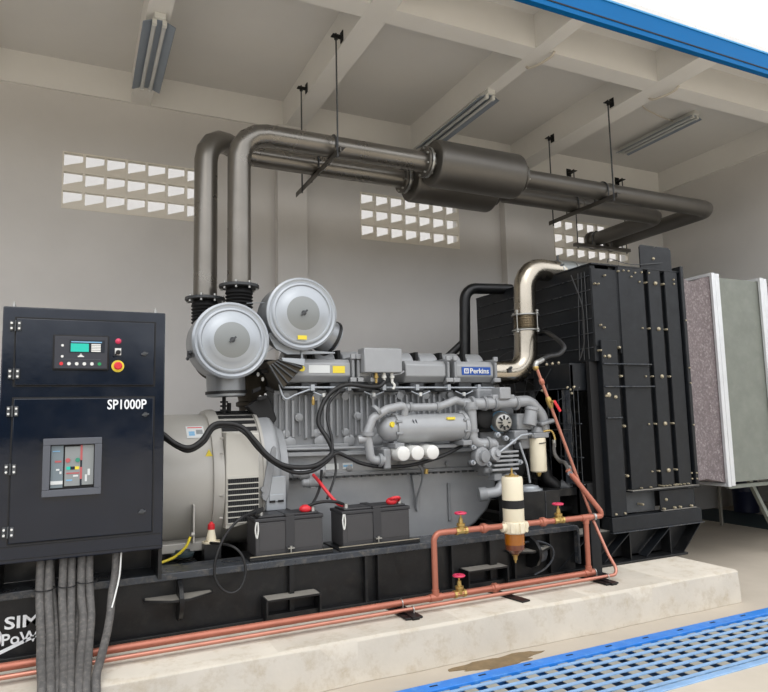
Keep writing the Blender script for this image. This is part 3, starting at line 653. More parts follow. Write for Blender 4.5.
# ================================================================= ENGINE
t = thing('diesel_engine', 'large grey diesel engine between the alternator and the radiator', 'engine', (2.4, 5.1, .5)); EN = t
yF = 4.80
sump = [(1.42, 1.06), (1.42, .56), (1.5, .51), (2.75, .48), (2.95, .50), (3.12, .57), (3.25, .68), (3.33, .82), (3.38, 1.06)]
g = MB(); g.prism(sump, 'xz', yF+.02, 5.42); g.build('oil_pan', M_eng, t, bevel=.03, seg=4)
g = MB(); g.prism([(1.36, 1.085), (1.36, 1.06), (3.41, 1.02), (3.41, 1.05)], 'xz', yF-.012, 5.45); pf = g.build('pan_flange', M_eng2, t, bevel=.003)
g = MB()
for k in range(28):
    x = 1.42+k*.072; z = 1.062-.0195*(x-1.36); g.box(x-.02, x+.02, yF-.016, yF, z-.016, z-.002)
g.build('flange_notches', M_engd, pf, smooth=False)
g = MB()
for k in range(9): x = 1.5+k*.225; g.lathe((x, yF+.03, 1.115-.015*(x-1.4)), -Y_, [(0, .022), (.035, .022), (.036, .013), (.047, .013)], 12)
g.build('crankcase_bolts', M_eng, t)
g = MB(); g.prism([(1.36, 1.07), (3.42, 1.04), (3.44, 1.20), (1.36, 1.25)], 'xz', yF+.02, 5.42); g.build('crankcase', M_eng, t, bevel=.01)
g = MB(); g.prism([(1.38, 1.25), (1.38, 1.22), (3.42, 1.18), (3.42, 1.21)], 'xz', yF-.04, 5.4); g.cyl((1.4, yF-.04, 1.275), (3.3, yF-.04, 1.235), .013, seg=8); g.build('side_rail', M_eng, t, bevel=.003)
# cylinder block with ribs
g = MB(); g.box(1.36, 3.36, yF+.06, 5.4, 1.20, 1.72); g.build('cylinder_block', M_eng2, t, bevel=.006)
rb = random.Random(3)
for k in range(38):
    x = 1.40+k*.052; wd = rb.choice((.009, .014, .02)); zt = rb.choice((1.66, 1.70, 1.70, 1.69)); zb_ = rb.choice((1.33, 1.36, 1.34))
    MB().prism([(yF+.07, zb_), (yF+.025, zb_+.02), (yF+.025, zt-.02), (yF+.07, zt)], 'yz', x-wd/2, x+wd/2).build('block_rib', M_eng, t, bevel=.003)
for k in range(8):
    x = 1.48+k*.245
    MB().lathe((x, yF+.08, 1.32), -Y_, [(0, .052), (.04, .048), (.045, .036), (.046, .034)], 18).build('block_boss', M_eng, t)
    MB().lathe((x-.03, yF+.08, 1.385), -Y_, [(0, .034), (.045, .032), (.05, .022)], 16).build('block_boss', M_eng, t)
    if k % 2 == 0: MB().lathe((x+.07, yF+.08, 1.51), -Y_, [(0, .034), (.06, .032), (.062, .022), (.07, .02)], 16).build('block_boss', M_eng, t)
    MB().lathe((x-.03, yF+.08, 1.67), -Y_, [(0, .034), (.05, .032), (.052, .02)], 16).build('block_boss', M_eng, t)
g = MB(); g.box(1.38, 1.95, yF+.0, yF+.1, 1.26, 1.30); g.box(1.38, 3.3, yF+.03, yF+.1, 1.235, 1.26); g.build('block_ledge', M_eng, t, bevel=.006)
# head and rocker covers
g = MB(); g.box(1.36, 3.36, 4.92, 5.4, 1.72, 1.86); g.build('cylinder_head', M_engd, t, bevel=.01)
for k in range(8):
    x = 1.60+k*.245; MB().lathe((x-.1, 5.13, 1.93), X_, [(0, .09), (.01, .125), (.17, .135), (.185, .12), (.19, .08)], 20).build('rocker_cover', M_eng, t, bevel=.006)
for k in range(7):
    x = 1.60+k*.245+.02; MB().box(x+.09, x+.115, 5.03, 5.22, 1.9, 2.06).build('cover_clamp', M_flat, t, smooth=False)
# intake manifold
def sect(x0, x1, z0=1.775, z1=1.955, y0=4.70, y1=4.95): 
    return MB().prism([(y0, z0+.05), (y0, z1-.035), (y0+.03, z1), (y1, z1), (y1, z0), (y0+.05, z0)], 'yz', x0, x1)
for x0, x1 in ((1.40, 1.935), (2.01, 2.14), (2.42, 2.80), (2.90, 3.28)): sect(x0, x1).build('intake_manifold', M_eng, t, bevel=.008)
for x0 in (1.94, 1.985, 2.11, 2.805, 2.875, 3.285):
    sect(x0, x0+.022, 1.765, 1.975, 4.68).build('manifold_flange', M_eng2, t, bevel=.004)
    MB().box(x0-.02, x0+.045, 4.665, 4.69, 1.775, 1.81).build('clamp_block', M_eng, t, bevel=.004)
    MB().box(x0-.01, x0+.03, 4.675, 4.70, 1.955, 1.995).build('clamp_block', M_eng, t, bevel=.004)
for x0 in (1.955, 2.82): MB().lathe((x0+.005, 4.82, 1.865), X_, [(0, .09), (.01, .1), (.02, .09), (.03, .1), (.04, .09), (.045, .09)], 20).build('rubber_joint', M_engd, t)
g = MB(); g.prism([(1.244, 1.918), (1.344, 1.942), (1.52, 1.90), (1.52, 1.881), (1.366, 1.721), (1.295, 1.84)], 'xz', 4.63, 4.9); g.build('intake_horn', M_turbo, t, bevel=.004)
for k in range(5):
    f = k/4; a = Vector((1.515-.15*f, 4.625, 1.876-.152*f)); b_ = Vector((1.33-.065*f, 4.625, 1.935-.045*f)); dd = b_-a
    MB().obox((a+b_)/2, dd, Y_, dd.cross(Y_), dd.length, .03, .012).build('horn_fin', M_engd, t, bevel=.003)
g = MB(); g.prism([(1.352, 1.948), (1.53, 1.943), (1.525, 1.89), (1.36, 1.925)], 'xz', 4.605, 4.63); g.build('horn_plate', M_lid, t, bevel=.002)
g = MB(); g.prism([(1.33, 2.02), (1.27, 2.12), (1.295, 2.15), (1.36, 2.10), (1.48, 2.02), (1.80, 2.005), (1.80, 1.995), (1.42, 1.98)], 'xz', 4.68, 4.71); g.build('filter_bracket', M_lid, t, bevel=.003)
MB().box(1.52, 1.535, 4.665, 4.68, 1.89, 2.01).build('bracket_leg', M_lid, t, bevel=.003)
MB().cyl((1.525, 4.66, 1.875), (1.525, 4.67, 1.875), .023).build('yellow_cap', M_yel, t)
MB().box(1.59, 1.76, 4.696, 4.70, 1.845, 1.905).build('white_sticker', M_label, t, smooth=False)
for x0, x1 in ((1.785, 1.885),): MB().box(x0, x1, 4.696, 4.70, 1.845, 1.90).build('yellow_sticker', M_yel, t, smooth=False)
# Perkins plate
pp = MB().box(2.955, 3.245, 4.694, 4.702, 1.838, 1.905).build('brand_plate', M_pblue, t, smooth=False)
text('brand_lettering', 'Perkins', M_white, pp, 3.035, 4.694, 1.850, .19, .044, depth=.003, bold=.02)
g = MB(); g.box(2.975, 3.02, 4.691, 4.694, 1.85, 1.893); g.mi = 1; g.box(2.985, 3.01, 4.689, 4.691, 1.86, 1.883); g.build('brand_emblem', [M_white, M_pblue], pp, smooth=False)
MB().box(2.993, 3.003, 4.687, 4.689, 1.866, 1.877).build('brand_emblem', M_white, pp, smooth=False)
# junction box
MB().box(2.015, 2.345, 4.61, 4.74, 1.845, 2.04).build('junction_box', M_eng, t, bevel=.008)
for x, mm in ((2.13, M_brass), (2.20, M_plast), (2.27, M_plast)):
    MB().lathe((x, 4.65, 1.845), -Z_, [(0, .014), (.02, .014), (.022, .019), (.04, .019), (.045, .011), (.08, .01)], 10).build('cable_gland', mm, t)
MB().cord([(2.27, 4.65, 1.775), (2.285, 4.64, 1.745), (2.27, 4.64, 1.715)], .010).build('white_lead', M_plast, t)
MB().tube([(2.27, 4.64, 1.83), (2.34, 4.64, 1.84), (2.38, 4.66, 1.86)], .008, .02).build('gland_tube', M_eng, t)
# under-manifold dark ports and thin rods
for k in range(8): MB().box(1.55+k*.235, 1.68+k*.235, 4.76, 4.92, 1.70, 1.78).build('intake_port', M_engd, t, bevel=.01)
g = MB(); g.cyl((1.38, 4.70, 1.735), (3.28, 4.70, 1.728), .008, seg=8)
for k in range(6): g.box(1.6+k*.3, 1.63+k*.3, 4.68, 4.73, 1.71, 1.755)
g.build('fuel_rail', M_lid, t)
g = MB(); g.cord([(1.36, 4.66, 1.86), (1.35, 4.66, 1.75), (1.39, 4.66, 1.65), (1.48, 4.68, 1.68), (1.6, 4.7, 1.72)], .007); g.build('breather_pipe', M_lid, t)
for k in range(4):
    x = 1.75+k*.42; MB().cord([(x-.12, 4.71, 1.70), (x-.04, 4.70, 1.672), (x+.05, 4.70, 1.70)], .006).build('injector_pipe', M_lid, t)
    MB().lathe((x-.04, 4.70, 1.66), Z_, [(0, .014), (.03, .014)], 8).build('injector_nut', M_white, t)
g = MB(); g.lathe((1.63, 4.72, 1.60), Z_, [(0, .01), (.02, .015), (.04, .015), (.045, .01), (.065, .008)], 8); g.build('brass_sensor', M_brass, t)
# oil cooler
oc = (4.52, 1.405)
MB().lathe((2.08, oc[0], oc[1]), X_, [(0, .03), (.02, .06), (.05, .088), (.10, .102), (.12, .102), (.12, .118), (.145, .118), (.145, .112), (.72, .112), (.72, .124), (.75, .124), (.75, .10), (.77, .08)], 40).build('oil_cooler', M_eng, t)
for x in (2.205, 2.805):
    for k in range(8):
        a = 2*pi*k/8+.3; MB().cyl((x-.025, oc[0]+.116*cos(a), oc[1]+.116*sin(a)), (x+.025, oc[0]+.116*cos(a), oc[1]+.116*sin(a)), .012, seg=8).build('cooler_bolt', M_eng2, t)
g = MB(); g.box(2.16, 2.24, oc[0]-.12, oc[0]+.1, 1.26, 1.30); g.box(2.76, 2.84, oc[0]-.12, oc[0]+.1, 1.26, 1.30); g.box(2.1, 2.9, oc[0]+.0, oc[0]+.3, 1.24, 1.27); g.build('cooler_feet', M_eng2, t, bevel=.006)
MB().box(2.63, 2.70, oc[0]-.106, oc[0]-.05, 1.465, 1.485).build('yellow_sticker', M_yel, t, smooth=False)
MB().cyl((2.15, oc[0]-.085, 1.44), (2.155, oc[0]-.10, 1.44), .022, seg=10).build('yellow_tag', M_yel, t)
g = MB(); g.obox((2.33, oc[0]-.103, 1.455), (.4, 0, -1), Y_, (1, 0, .4), .04, .004, .006); g.obox((2.355, oc[0]-.103, 1.455), (.4, 0, -1), Y_, (1, 0, .4), .04, .004, .006); g.build('stamped_marks', M_groove, t, smooth=False)
# pipes around cooler
MB().tube([(2.10, 4.47, 1.175), (1.99, 4.47, 1.18), (1.965, 4.47, 1.38), (2.01, 4.47, 1.49), (2.13, 4.47, 1.555), (2.285, 4.47, 1.585), (2.285, 4.49, 1.50)], .033, .05).build('coolant_pipe', M_eng, t)
MB().tube([(1.90, 4.49, 1.335), (1.97, 4.47, 1.34)], .032, .02).build('pipe_branch', M_eng, t)
for p_, q_ in (((1.965, 4.47, 1.36), (1.967, 4.47, 1.39)), ((2.03, 4.47, 1.54), (2.05, 4.47, 1.555)), ((2.05, 4.47, 1.177), (2.075, 4.47, 1.176))): MB().cyl(p_, q_, .05).build('pipe_collar', M_eng2, t)
MB().tube([(2.28, 4.50, 1.565), (2.60, 4.50, 1.568), (2.68, 4.50, 1.59), (2.76, 4.50, 1.62), (2.86, 4.52, 1.59)], .031, .04).build('coolant_pipe', M_eng, t)
for x in (2.335, 2.575): MB().cyl((x, 4.50, 1.567), (x+.022, 4.50, 1.567), .040).build('pipe_collar', M_eng2, t)
g = MB(); g.box(2.09, 2.15, 4.45, 4.58, 1.11, 1.26); g.box(2.12, 2.6, 4.52, 4.72, 1.15, 1.25); g.build('filter_head', M_eng2, t, bevel=.01)
for x in (2.215, 2.335, 2.465):
    f = MB().lathe((x, 4.62, 1.222), -Y_, [(0, .046), (.01, .056), (.235, .056), (.25, .053), (.256, .045), (.256, .001)], 32).build('oil_filter', M_cream if x < 2 else M_white, t)
# front gear / pump cluster
g = MB(); g.prism([(3.10, 1.02), (3.42, 1.0), (3.46, 1.62), (3.40, 1.72), (3.08, 1.72)], 'xz', 4.66, 5.3); g.build('timing_case', M_eng2, t, bevel=.02, seg=3)
MB().lathe((3.50, 5.0, 1.10), X_, [(0, .06), (0, .25), (.02, .27), (.10, .27), (.12, .25), (.12, .06)], 40).build('crank_pulley', M_engd, t)
MB().tube([(2.84, 4.53, 1.585), (3.02, 4.50, 1.585), (3.50, 4.50, 1.605), (3.62, 4.50, 1.48), (3.66, 4.52, 1.33)], .048, .12).build('coolant_manifold', M_eng, t)
for x in (2.90, 3.02, 3.12, 3.34): MB().cyl((x, 4.50, 1.588), (x+.024, 4.50, 1.589), .060).build('pipe_collar', M_eng2, t)
g = MB(); g.obox((3.64, 4.51, 1.42), (.2, 0, -1), Y_, (1, 0, .2), .03, .17, .17); g.build('pipe_flange', M_eng2, t, bevel=.01)
g = MB(); g.box(3.15, 3.26, 4.43, 4.56, 1.62, 1.72); g.box(3.10, 3.32, 4.46, 4.62, 1.58, 1.66); g.build('thermostat_housing', M_eng, t, bevel=.01)
g = MB(); g.lathe((3.46, 4.47, 1.40), (.25, 0, 1), [(0, .055), (.02, .058), (.12, .052), (.13, .06), (.15, .06), (.155, .05)], 20); g.build('water_pump_outlet', M_eng, t)
MB().tube([(2.885, 4.47, 1.60), (2.885, 4.46, 1.29), (2.95, 4.46, 1.265), (3.10, 4.48, 1.26)], .042, .05).build('bypass_pipe', M_eng, t)
for z in (1.54, 1.36): MB().cyl((2.885, 4.465, z), (2.885, 4.465, z+.022), .054).build('pipe_collar', M_eng2, t)
MB().cyl((3.02, 4.47, 1.262), (3.045, 4.47, 1.262), .056).build('pipe_collar', M_eng2, t)
# charging alternator
ca = MB().lathe((3.24, 4.62, 1.44), (-.25, -1, -.08), [(0, .06), (.02, .085), (.07, .088), (.10, .086), (.13, .082), (.15, .068), (.16, .03), (.175, .028)], 28).build('charging_alternator', M_zinc, t)
MB().lathe((3.24, 4.62, 1.44), (-.25, -1, -.08), [(.05, .0895), (.051, .0905), (.09, .0895), (.091, .088)], 28).build('blue_band', M_lblu, ca)
g = MB()
for k in range(8):
    a = 2*pi*k/8; c = Vector((3.199, 4.458, 1.427)); g.obox(c+V(.04*cos(a), 0, .04*sin(a)), (cos(a), 0, sin(a)), Y_, (-sin(a), 0, cos(a)), .04, .008, .012)
g.build('fan_vents', M_flat, ca, smooth=False)
g = MB(); g.lathe((3.08, 4.62, 1.47), -Y_, [(0, .09), (.06, .09), (.08, .06)], 20); g.box(3.0, 3.2, 4.62, 4.7, 1.35, 1.58); g.build('belt_guard', M_flat, t, bevel=.01)
g = MB(); g.box(3.36, 3.56, 4.50, 4.66, 1.36, 1.50); g.box(3.30, 3.44, 4.46, 4.6, 1.28, 1.36); g.box(3.40, 3.60, 4.52, 4.62, 1.20, 1.34); g.build('alternator_bracket', M_eng2, t, bevel=.012)
# injection pump cluster
g = MB(); g.lathe((2.94, 4.50, 1.165), (.1, -1, 0), [(0, .06), (.03, .075), (.08, .075), (.09, .05), (.12, .045), (.125, .02)], 20); g.build('raw_water_pump', M_eng2, t)
g = MB(); g.lathe((3.06, 4.48, 1.17), (.3, -1, .2), [(0, .05), (.02, .058), (.06, .056), (.07, .03), (.09, .028)], 18); g.lathe((3.1, 4.52, 1.24), (0, -1, .3), [(0, .045), (.05, .045), (.06, .02)], 14); g.build('pump_cover', M_eng, t)
for k in range(5): MB().obox((3.17+.012*k, 4.50, 1.05+.035*k), X_, Y_, (.1, 0, 1), .26-.02*k, .15, .018).build('pump_fin', M_eng, t, bevel=.004)
g = MB(); g.box(3.06, 3.28, 4.52, 4.68, .99, 1.24); g.box(3.08, 3.16, 4.46, 4.56, .96, 1.02); g.cyl((3.0, 4.5, 1.05), (3.08, 4.5, 1.05), .03); g.build('fuel_pump', M_eng2, t, bevel=.01)
g = MB()
for (x, z) in ((2.88, 1.24), (2.97, 1.255), (3.02, 1.10), (3.20, 1.30), (3.27, 1.27), (3.12, 1.33), (2.87, 1.12), (3.33, 1.10)): g.lathe((x, 4.47, z), -Y_, [(0, .022), (.03, .022), (.032, .014), (.05, .012)], 10)
g.build('pump_unions', M_lid, t)
MB().tube([(3.04, 4.44, 1.14), (3.32, 4.40, 1.32), (3.44, 4.42, 1.33), (3.48, 4.46, 1.30)], .010, .04).build('fuel_pipe', M_lid, t)
MB().tube([(3.31, 4.42, 1.26), (3.37, 4.41, 1.08), (3.40, 4.42, .93)], .009, .04).build('fuel_pipe', M_lid, t)
MB().tube([(3.30, 4.50, .985), (3.20, 4.48, .97), (3.12, 4.48, .87), (3.0, 4.5, .86)], .042, .06).build('drain_elbow', M_eng, t)
MB().cyl((2.96, 4.52, .855), (3.02, 4.50, .86), .055).build('elbow_flange', M_eng2, t)
# fuel filter canister on engine
MB().lathe((3.56, 4.50, 1.0), Z_, [(0, .03), (.005, .062), (.015, .07), (.28, .07), (.29, .066)], 32).build('fuel_filter', M_cream, t)
MB().lathe((3.56, 4.50, .965), Z_, [(0, .012), (.02, .022), (.035, .022)], 10).build('filter_drain', M_brass, t)
g = MB(); g.box(3.48, 3.64, 4.44, 4.6, 1.29, 1.335); g.lathe((3.56, 4.5, 1.335), Z_, [(0, .06), (.02, .05), (.05, .04)], 14); g.box(3.52, 3.58, 4.5, 4.62, 1.3, 1.44); g.build('filter_head', M_eng2, t, bevel=.008)
g = MB(); g.cyl((3.52, 4.425, 1.245), (3.585, 4.425, 1.25), .004, seg=6); g.build('filter_print', M_flat, t)
MB().cord([(3.60, 4.48, 1.34), (3.68, 4.46, 1.345), (3.70, 4.44, 1.28), (3.69, 4.44, 1.24)], .009).build('brass_pipe', M_brass, t)
# starter motor
g = MB(); g.lathe((1.44, 4.66, 1.105), X_, [(0, .02), (.01, .035), (.05, .04), (.055, .052), (.20, .052), (.21, .04), (.25, .035)], 18); g.lathe((1.50, 4.62, 1.03), X_, [(0, .018), (.01, .03), (.05, .03), (.055, .036), (.14, .036), (.15, .02)], 16)
g.box(1.56, 1.6, 4.6, 4.68, .99, 1.1); g.build('starter_motor', M_eng, t, bevel=.003)
for x0, x1, z0, z1, mm in ((1.76, 1.865, 1.10, 1.145, M_label), (1.90, 1.985, 1.10, 1.145, M_label), (1.905, 1.98, 1.115, 1.130, M_lblu)):
    MB().box(x0, x1, yF+.012 - (.002 if mm is M_lblu else 0), yF+.022, z0, z1).build('sticker', mm, t, smooth=False)
# dipstick and drains
g = MB(); g.cord([(2.44, 4.60, 1.13), (2.52, 4.66, 1.06), (2.54, 4.70, .98), (2.53, 4.76, .86), (2.525, 4.79, .76)], .009); g.build('dipstick_tube', M_eng2, t)
MB().prism([(2.50, 1.02), (2.585, 1.02), (2.555, .74), (2.535, .72)], 'xz', 4.79, 4.825).build('pan_rib', M_eng, t, bevel=.006)
MB().cyl((2.555, 4.655, 1.035), (2.56, 4.655, 1.075), .018, seg=8).build('dipstick_cap', M_brass, t)
MB().box(2.84, 2.865, 4.795, 4.82, .62, .93).build('pan_rib', M_eng2, t, bevel=.004)
MB().lathe((2.28, yF+.03, .57), -Y_, [(0, .03), (.05, .03), (.06, .02)], 10).build('drain_plug', M_eng2, t)
g = MB()
for x in (1.45, 2.35, 3.2): g.box(x, x+.16, 4.9, 5.3, .42, .56)
g.build('engine_feet', M_flat, t, smooth=False)
# turbo mass behind the filters
g = MB(); g.lathe((1.30, 5.2, 1.40), Z_, [(0, .12), (.2, .125), (.21, .15), (.24, .15), (.25, .13), (.36, .15), (.45, .13)], 24); g.build('turbo_housing', M_turbo, t)
g = MB(); g.lathe((1.45, 5.35, 1.75), (0, 1, 0), [(0, .10), (.05, .17), (.2, .18), (.26, .1)], 24); g.box(1.2, 1.5, 5.1, 5.4, 1.72, 1.98); g.build('turbocharger', M_flat, t, bevel=.02)
g = MB()
for (x, z, dx) in ((1.27, 1.86, .02), (1.20, 1.72, .05), (1.24, 1.66, .03), (1.30, 1.72, -.04)): g.obox((x, 4.75, z), (1, 0, dx*8), Y_, Z_, .07, .03, .03)
g.build('harness_plugs', M_flat, t, bevel=.004)
for (x, z) in ((1.25, 1.80), (1.215, 1.835), (1.23, 1.665), (1.27, 1.68)): MB().sph((x, 4.76, z), .012, (1, 1, 1.4), 8).build('white_plug', M_white, t)
g = MB(); g.prism([(1.30, 1.42), (1.14, 1.60), (1.30, 1.70), (1.37, 1.50)], 'xz', 4.8, 4.9); g.build('rear_shield', M_flat, t, bevel=.01)

# ---- air filters
def air_filter(label, x, z, outdir, sticker=None):
    t = thing('air_filter', label, 'air filter', (x, 4.9, z-.27), 'round silver air filters')
    MB().lathe((x, 4.62, z), Y_, [(0, .262), (.02, .268), (.30, .268), (.34, .25), (.42, .20), (.44, .10)], 56).build('housing', M_filter, t)
    l = MB().lathe((x, 4.64, z), -Y_, [(0, .27), (.015, .276), (.03, .274), (.04, .258), (.034, .250), (.034, .240), (.046, .232), (.05, .222), (.05, .216), (.042, .208), (.05, .160), (.056, .152)], 64).build('lid', M_lid, t)
    MB().lathe((x, 4.592, z), -Y_, [(0, .150), (.003, .149), (.010, .12), (.016, .06), (.018, .01)], 48).build('lid_centre', M_lidc, l)
    MB().torus((x, 4.588, z), Y_, .149, .004, 48, 6).build('lid_ring', M_white, l)
    MB().torus((x, 4.618, z), Y_, .258, .005, 56, 6).build('lid_groove', M_engd, l)
    g = MB(); g.cyl((x, 4.585, z), (x, 4.55, z), .009, seg=8); g.obox((x, 4.555, z), (1, 0, .9), Y_, (-.9, 0, 1), .06, .012, .014); g.cyl((x, 4.58, z), (x, 4.572, z), .02, seg=12); g.build('wing_nut', M_engd, l, bevel=.002)
    d = Vector(outdir).normalized(); c = Vector((x, 4.84, z)); 
    MB().lathe(c+d*.20, d, [(0, .14), (.15, .14), (.155, .14)], 36).build('inlet_neck', M_filter, t)
    MB().lathe(c+d*.352, d, [(0, .142), (.0, .150), (.022, .150), (.022, .142)], 36).build('rubber_rim', M_rub, t)
    MB().lathe(c+d*.374, d, [(0, .142), (.015, .138), (.02, .11), (.012, .08)], 36).build('neck_cap', M_lid, t)
    g = MB(); g.cyl((x-.27, 4.70, z-.08), (x-.27, 4.82, z-.12), .012, seg=8); g.cyl((x-.29, 4.74, z-.13), (x-.25, 4.74, z-.06), .007, seg=8); g.box(x-.285, x-.255, 4.72, 4.76, z-.12, z-.07); g.build('clip', M_engd, t)
    return t
air_filter('left round silver air filter with wing nut, lower of the two', .985, 2.067, (.03, 0, -1))
f2 = air_filter('right round silver air filter with wing nut, higher of the two', 1.515, 2.284, (.85, .15, -.38))
MB().box(1.47, 1.54, 4.585, 4.592, 2.085, 2.115).build('yellow_sticker', M_yel, f2, smooth=False)
g = MB()
g.cyl((1.26, 4.78, 2.36), (1.37, 4.76, 2.02), .010, seg=8); g.cyl((1.12, 4.72, 2.36), (1.27, 4.76, 2.38), .003, seg=6); g.cyl((1.24, 4.72, 1.98), (1.37, 4.74, 2.06), .004, seg=6)
tag(g.build('filter_stay', M_lid), 'thin bright steel stay between the two air filters', 'bracket')
g = MB(); g.cyl((.985, 4.86, 1.55), (.985, 4.86, 1.68), .014, seg=8)
for z in (1.57, 1.60, 1.63): g.cyl((.985, 4.86, z), (.985, 4.86, z+.012), .03, seg=10)
g.lathe((1.03, 4.9, 1.57), Z_, [(0, .016), (.06, .016)], 8)
tag(g.build('breather_fitting', M_flat), 'small black fitting standing between alternator top and left air filter', 'fitting')

# ---- stainless charge air pipe
t = thing('charge_air_pipe', 'bright stainless steel air pipe with bellows rising to the radiator', 'pipe', (3.6, 4.75, 1.8))
MB().sweep(fillet([(3.31, 4.80, 1.865), (3.67, 4.75, 1.865), (3.685, 4.75, 2.24)], .19, 6), .105, 30).build('lower_elbow', M_stain_less, t, sharp=20)
prof = [(0, .097)]
for k in range(6): prof += [(.006+k*.022, .101), (.017+k*.022, .121)]
prof += [(.14, .10)]
MB().lathe((3.69, 4.75, 2.25), Z_, prof, 32).build('bellows', M_stain_less, t)
for z in (2.25, 2.39):
    MB().lathe((3.69, 4.75, z-.006), Z_, [(0, .098), (0, .128), (.010, .128), (.010, .098)], 32).build('bellows_ring', M_zinc, t)
for a in (0.3, 1.87, 3.44, 5.0):
    x, y = 3.69+.128*cos(a), 4.75+.128*sin(a); g = MB(); g.cyl((x, y, 2.225), (x, y, 2.43), .005, seg=8)
    for z in (2.225, 2.247, 2.392, 2.412): g.cyl((x, y, z), (x, y, z+.012), .014, seg=6)
    g.build('tie_rod', M_zinc, t)
MB().sweep(fillet([(3.69, 4.75, 2.35), (3.70, 4.75, 2.835), (4.32, 4.80, 2.835)], .20, 5), .10, 30).build('upper_elbow', M_stain_less, t, sharp=20)
MB().cyl((4.10, 4.79, 2.84), (4.50, 4.80, 2.84), .104, .104, 30).build('hose_joint', M_lidc, t)
for x in (4.11, 4.30): MB().cyl((x, 4.79, 2.84), (x+.018, 4.79, 2.84), .109, seg=30).build('hose_clip', M_zinc, t)
g = MB(); g.cyl((4.06, 4.70, 2.92), (4.06, 4.70, 2.97), .012, seg=8); g.obox((4.1, 4.69, 2.88), (1, 0, .3), Y_, Z_, .05, .01, .02); g.build('clip_screw', M_engd, t)
g = MB(); g.obox((3.43, 4.665, 1.88), (1, 0, .1), Y_, Z_, .03, .01, .045); g.cyl((3.43, 4.66, 1.90), (3.43, 4.64, 1.90), .012, seg=8); g.build('small_valve', M_engd, t)

# ---- black coolant pipes to the radiator
t = thing('coolant_pipe', 'thick matt black coolant pipe rising behind the rocker covers', 'pipe', (3.5, 5.5, 1.9))
MB().tube([(3.46, 5.45, 1.80), (3.50, 5.5, 2.0), (3.53, 5.5, 2.775), (4.1, 5.5, 2.80)], .055, .14, 6, 20).build('pipe', M_blk, t)
g = MB(); g.cyl((3.50, 5.5, 2.0), (3.502, 5.5, 2.08), .066); g.build('hose', M_rub, t)
MB().cyl((3.505, 5.5, 2.08), (3.505, 5.5, 2.095), .069).build('hose_clip', M_zinc, t)
MB().cord([(3.2, 5.62, 1.98), (3.32, 5.60, 2.05), (3.42, 5.57, 2.14), (3.50, 5.53, 2.22)], .038, 6, 14).build('return_hose', M_rub, t)

# ================================================================= RADIATOR
t = thing('radiator', 'tall black bolted radiator and fan shroud at the right end of the skid', 'radiator', (4.5, 5.1, .62)); RD = t
y0, y1 = 4.2, 6.0
MB().box(4.22, 5.06, 4.27, 5.95, .66, 2.76).build('core', M_flat, t, smooth=False)
# front (camera side) channels
def chan(x0, x1, z0, z1, name='side_panel', y=y0, d=.07):
    g = MB(); g.box(x0, x1, y, y+.008, z0, z1); g.box(x0, x0+.008, y+.008, y+d, z0, z1); g.box(x1-.008, x1, y+.008, y+d, z0, z1); return g.build(name, M_rad, t, bevel=.0025)
chan(4.00, 4.285, 2.06, 2.74, 'upper_panel', y0+.012)
chan(4.045, 4.22, .625, 2.11, 'corner_post', y0-.012)
chan(4.30, 4.60, .83, 2.77)
chan(4.66, 4.81, .83, 2.77); chan(4.87, 5.03, .83, 2.77); chan(5.06, 5.095, .80, 2.83, 'edge_angle', y0-.02, .1)
chan(4.285, 4.345, 2.0, 2.77, 'side_panel', y0+.01)
g = MB(); g.box(4.22, 5.07, y0+.04, y0+.05, .82, 2.77); g.build('recess_plate', M_blk, t, smooth=False)
g = MB(); g.box(4.27, 5.09, y0-.035, y0+.06, .81, .822); g.mi = 1; g.box(4.275, 5.085, y0-.033, y0+.055, .822, .826); g.build('lower_ledge', [M_rad, M_dusty], t, smooth=False)
for z, xa_, xb_ in ((1.905, 4.045, 4.60), (1.71, 4.045, 4.62), (1.445, 4.05, 4.22)):
    MB().box(xa_, xb_, y0-.03, y0-.012, z-.005, z+.005).build('cross_angle', M_rail, t, smooth=False)
g = MB(); g.box(4.62, 5.05, y0, y0+.01, .63, .80); g.build('lower_gusset', M_rad, t, bevel=.003)
g = MB(); g.box(4.22, 4.62, y0+.06, y0+.07, .63, .81); g.build('bottom_tank', M_engd, t, smooth=False)
g = MB(); g.box(4.62, 5.05, y0-.03, y0+.03, .622, .63); g.mi = 1; g.box(4.62, 5.05, y0-.03, y0, .63, .632); g.build('base_angle', [M_rad, M_dusty], t, smooth=False)
# cover of the top, lifting plates
g = MB(); g.box(3.99, 5.09, y0, y1, 2.77, 2.785); g.build('top_plate', M_rad, t, bevel=.003)
g = MB(); g.box(4.30, 4.95, y0+.3, y1-.3, 2.785, 2.86); g.build('header_tank', M_rad, t, bevel=.01)
for yy, lb_ in ((y0+.02, 0), (y1-.05, 1)):
    g = MB(); g.prism([(4.60, 2.76), (4.60, 2.985), (4.62, 3.005), (4.78, 3.005), (4.79, 2.995), (4.805, 2.995), (4.815, 3.005), (4.97, 3.005), (4.995, 2.985), (4.995, 2.76)], 'xz', yy, yy+.014); g.build('lifting_plate', M_rad, t, bevel=.002)
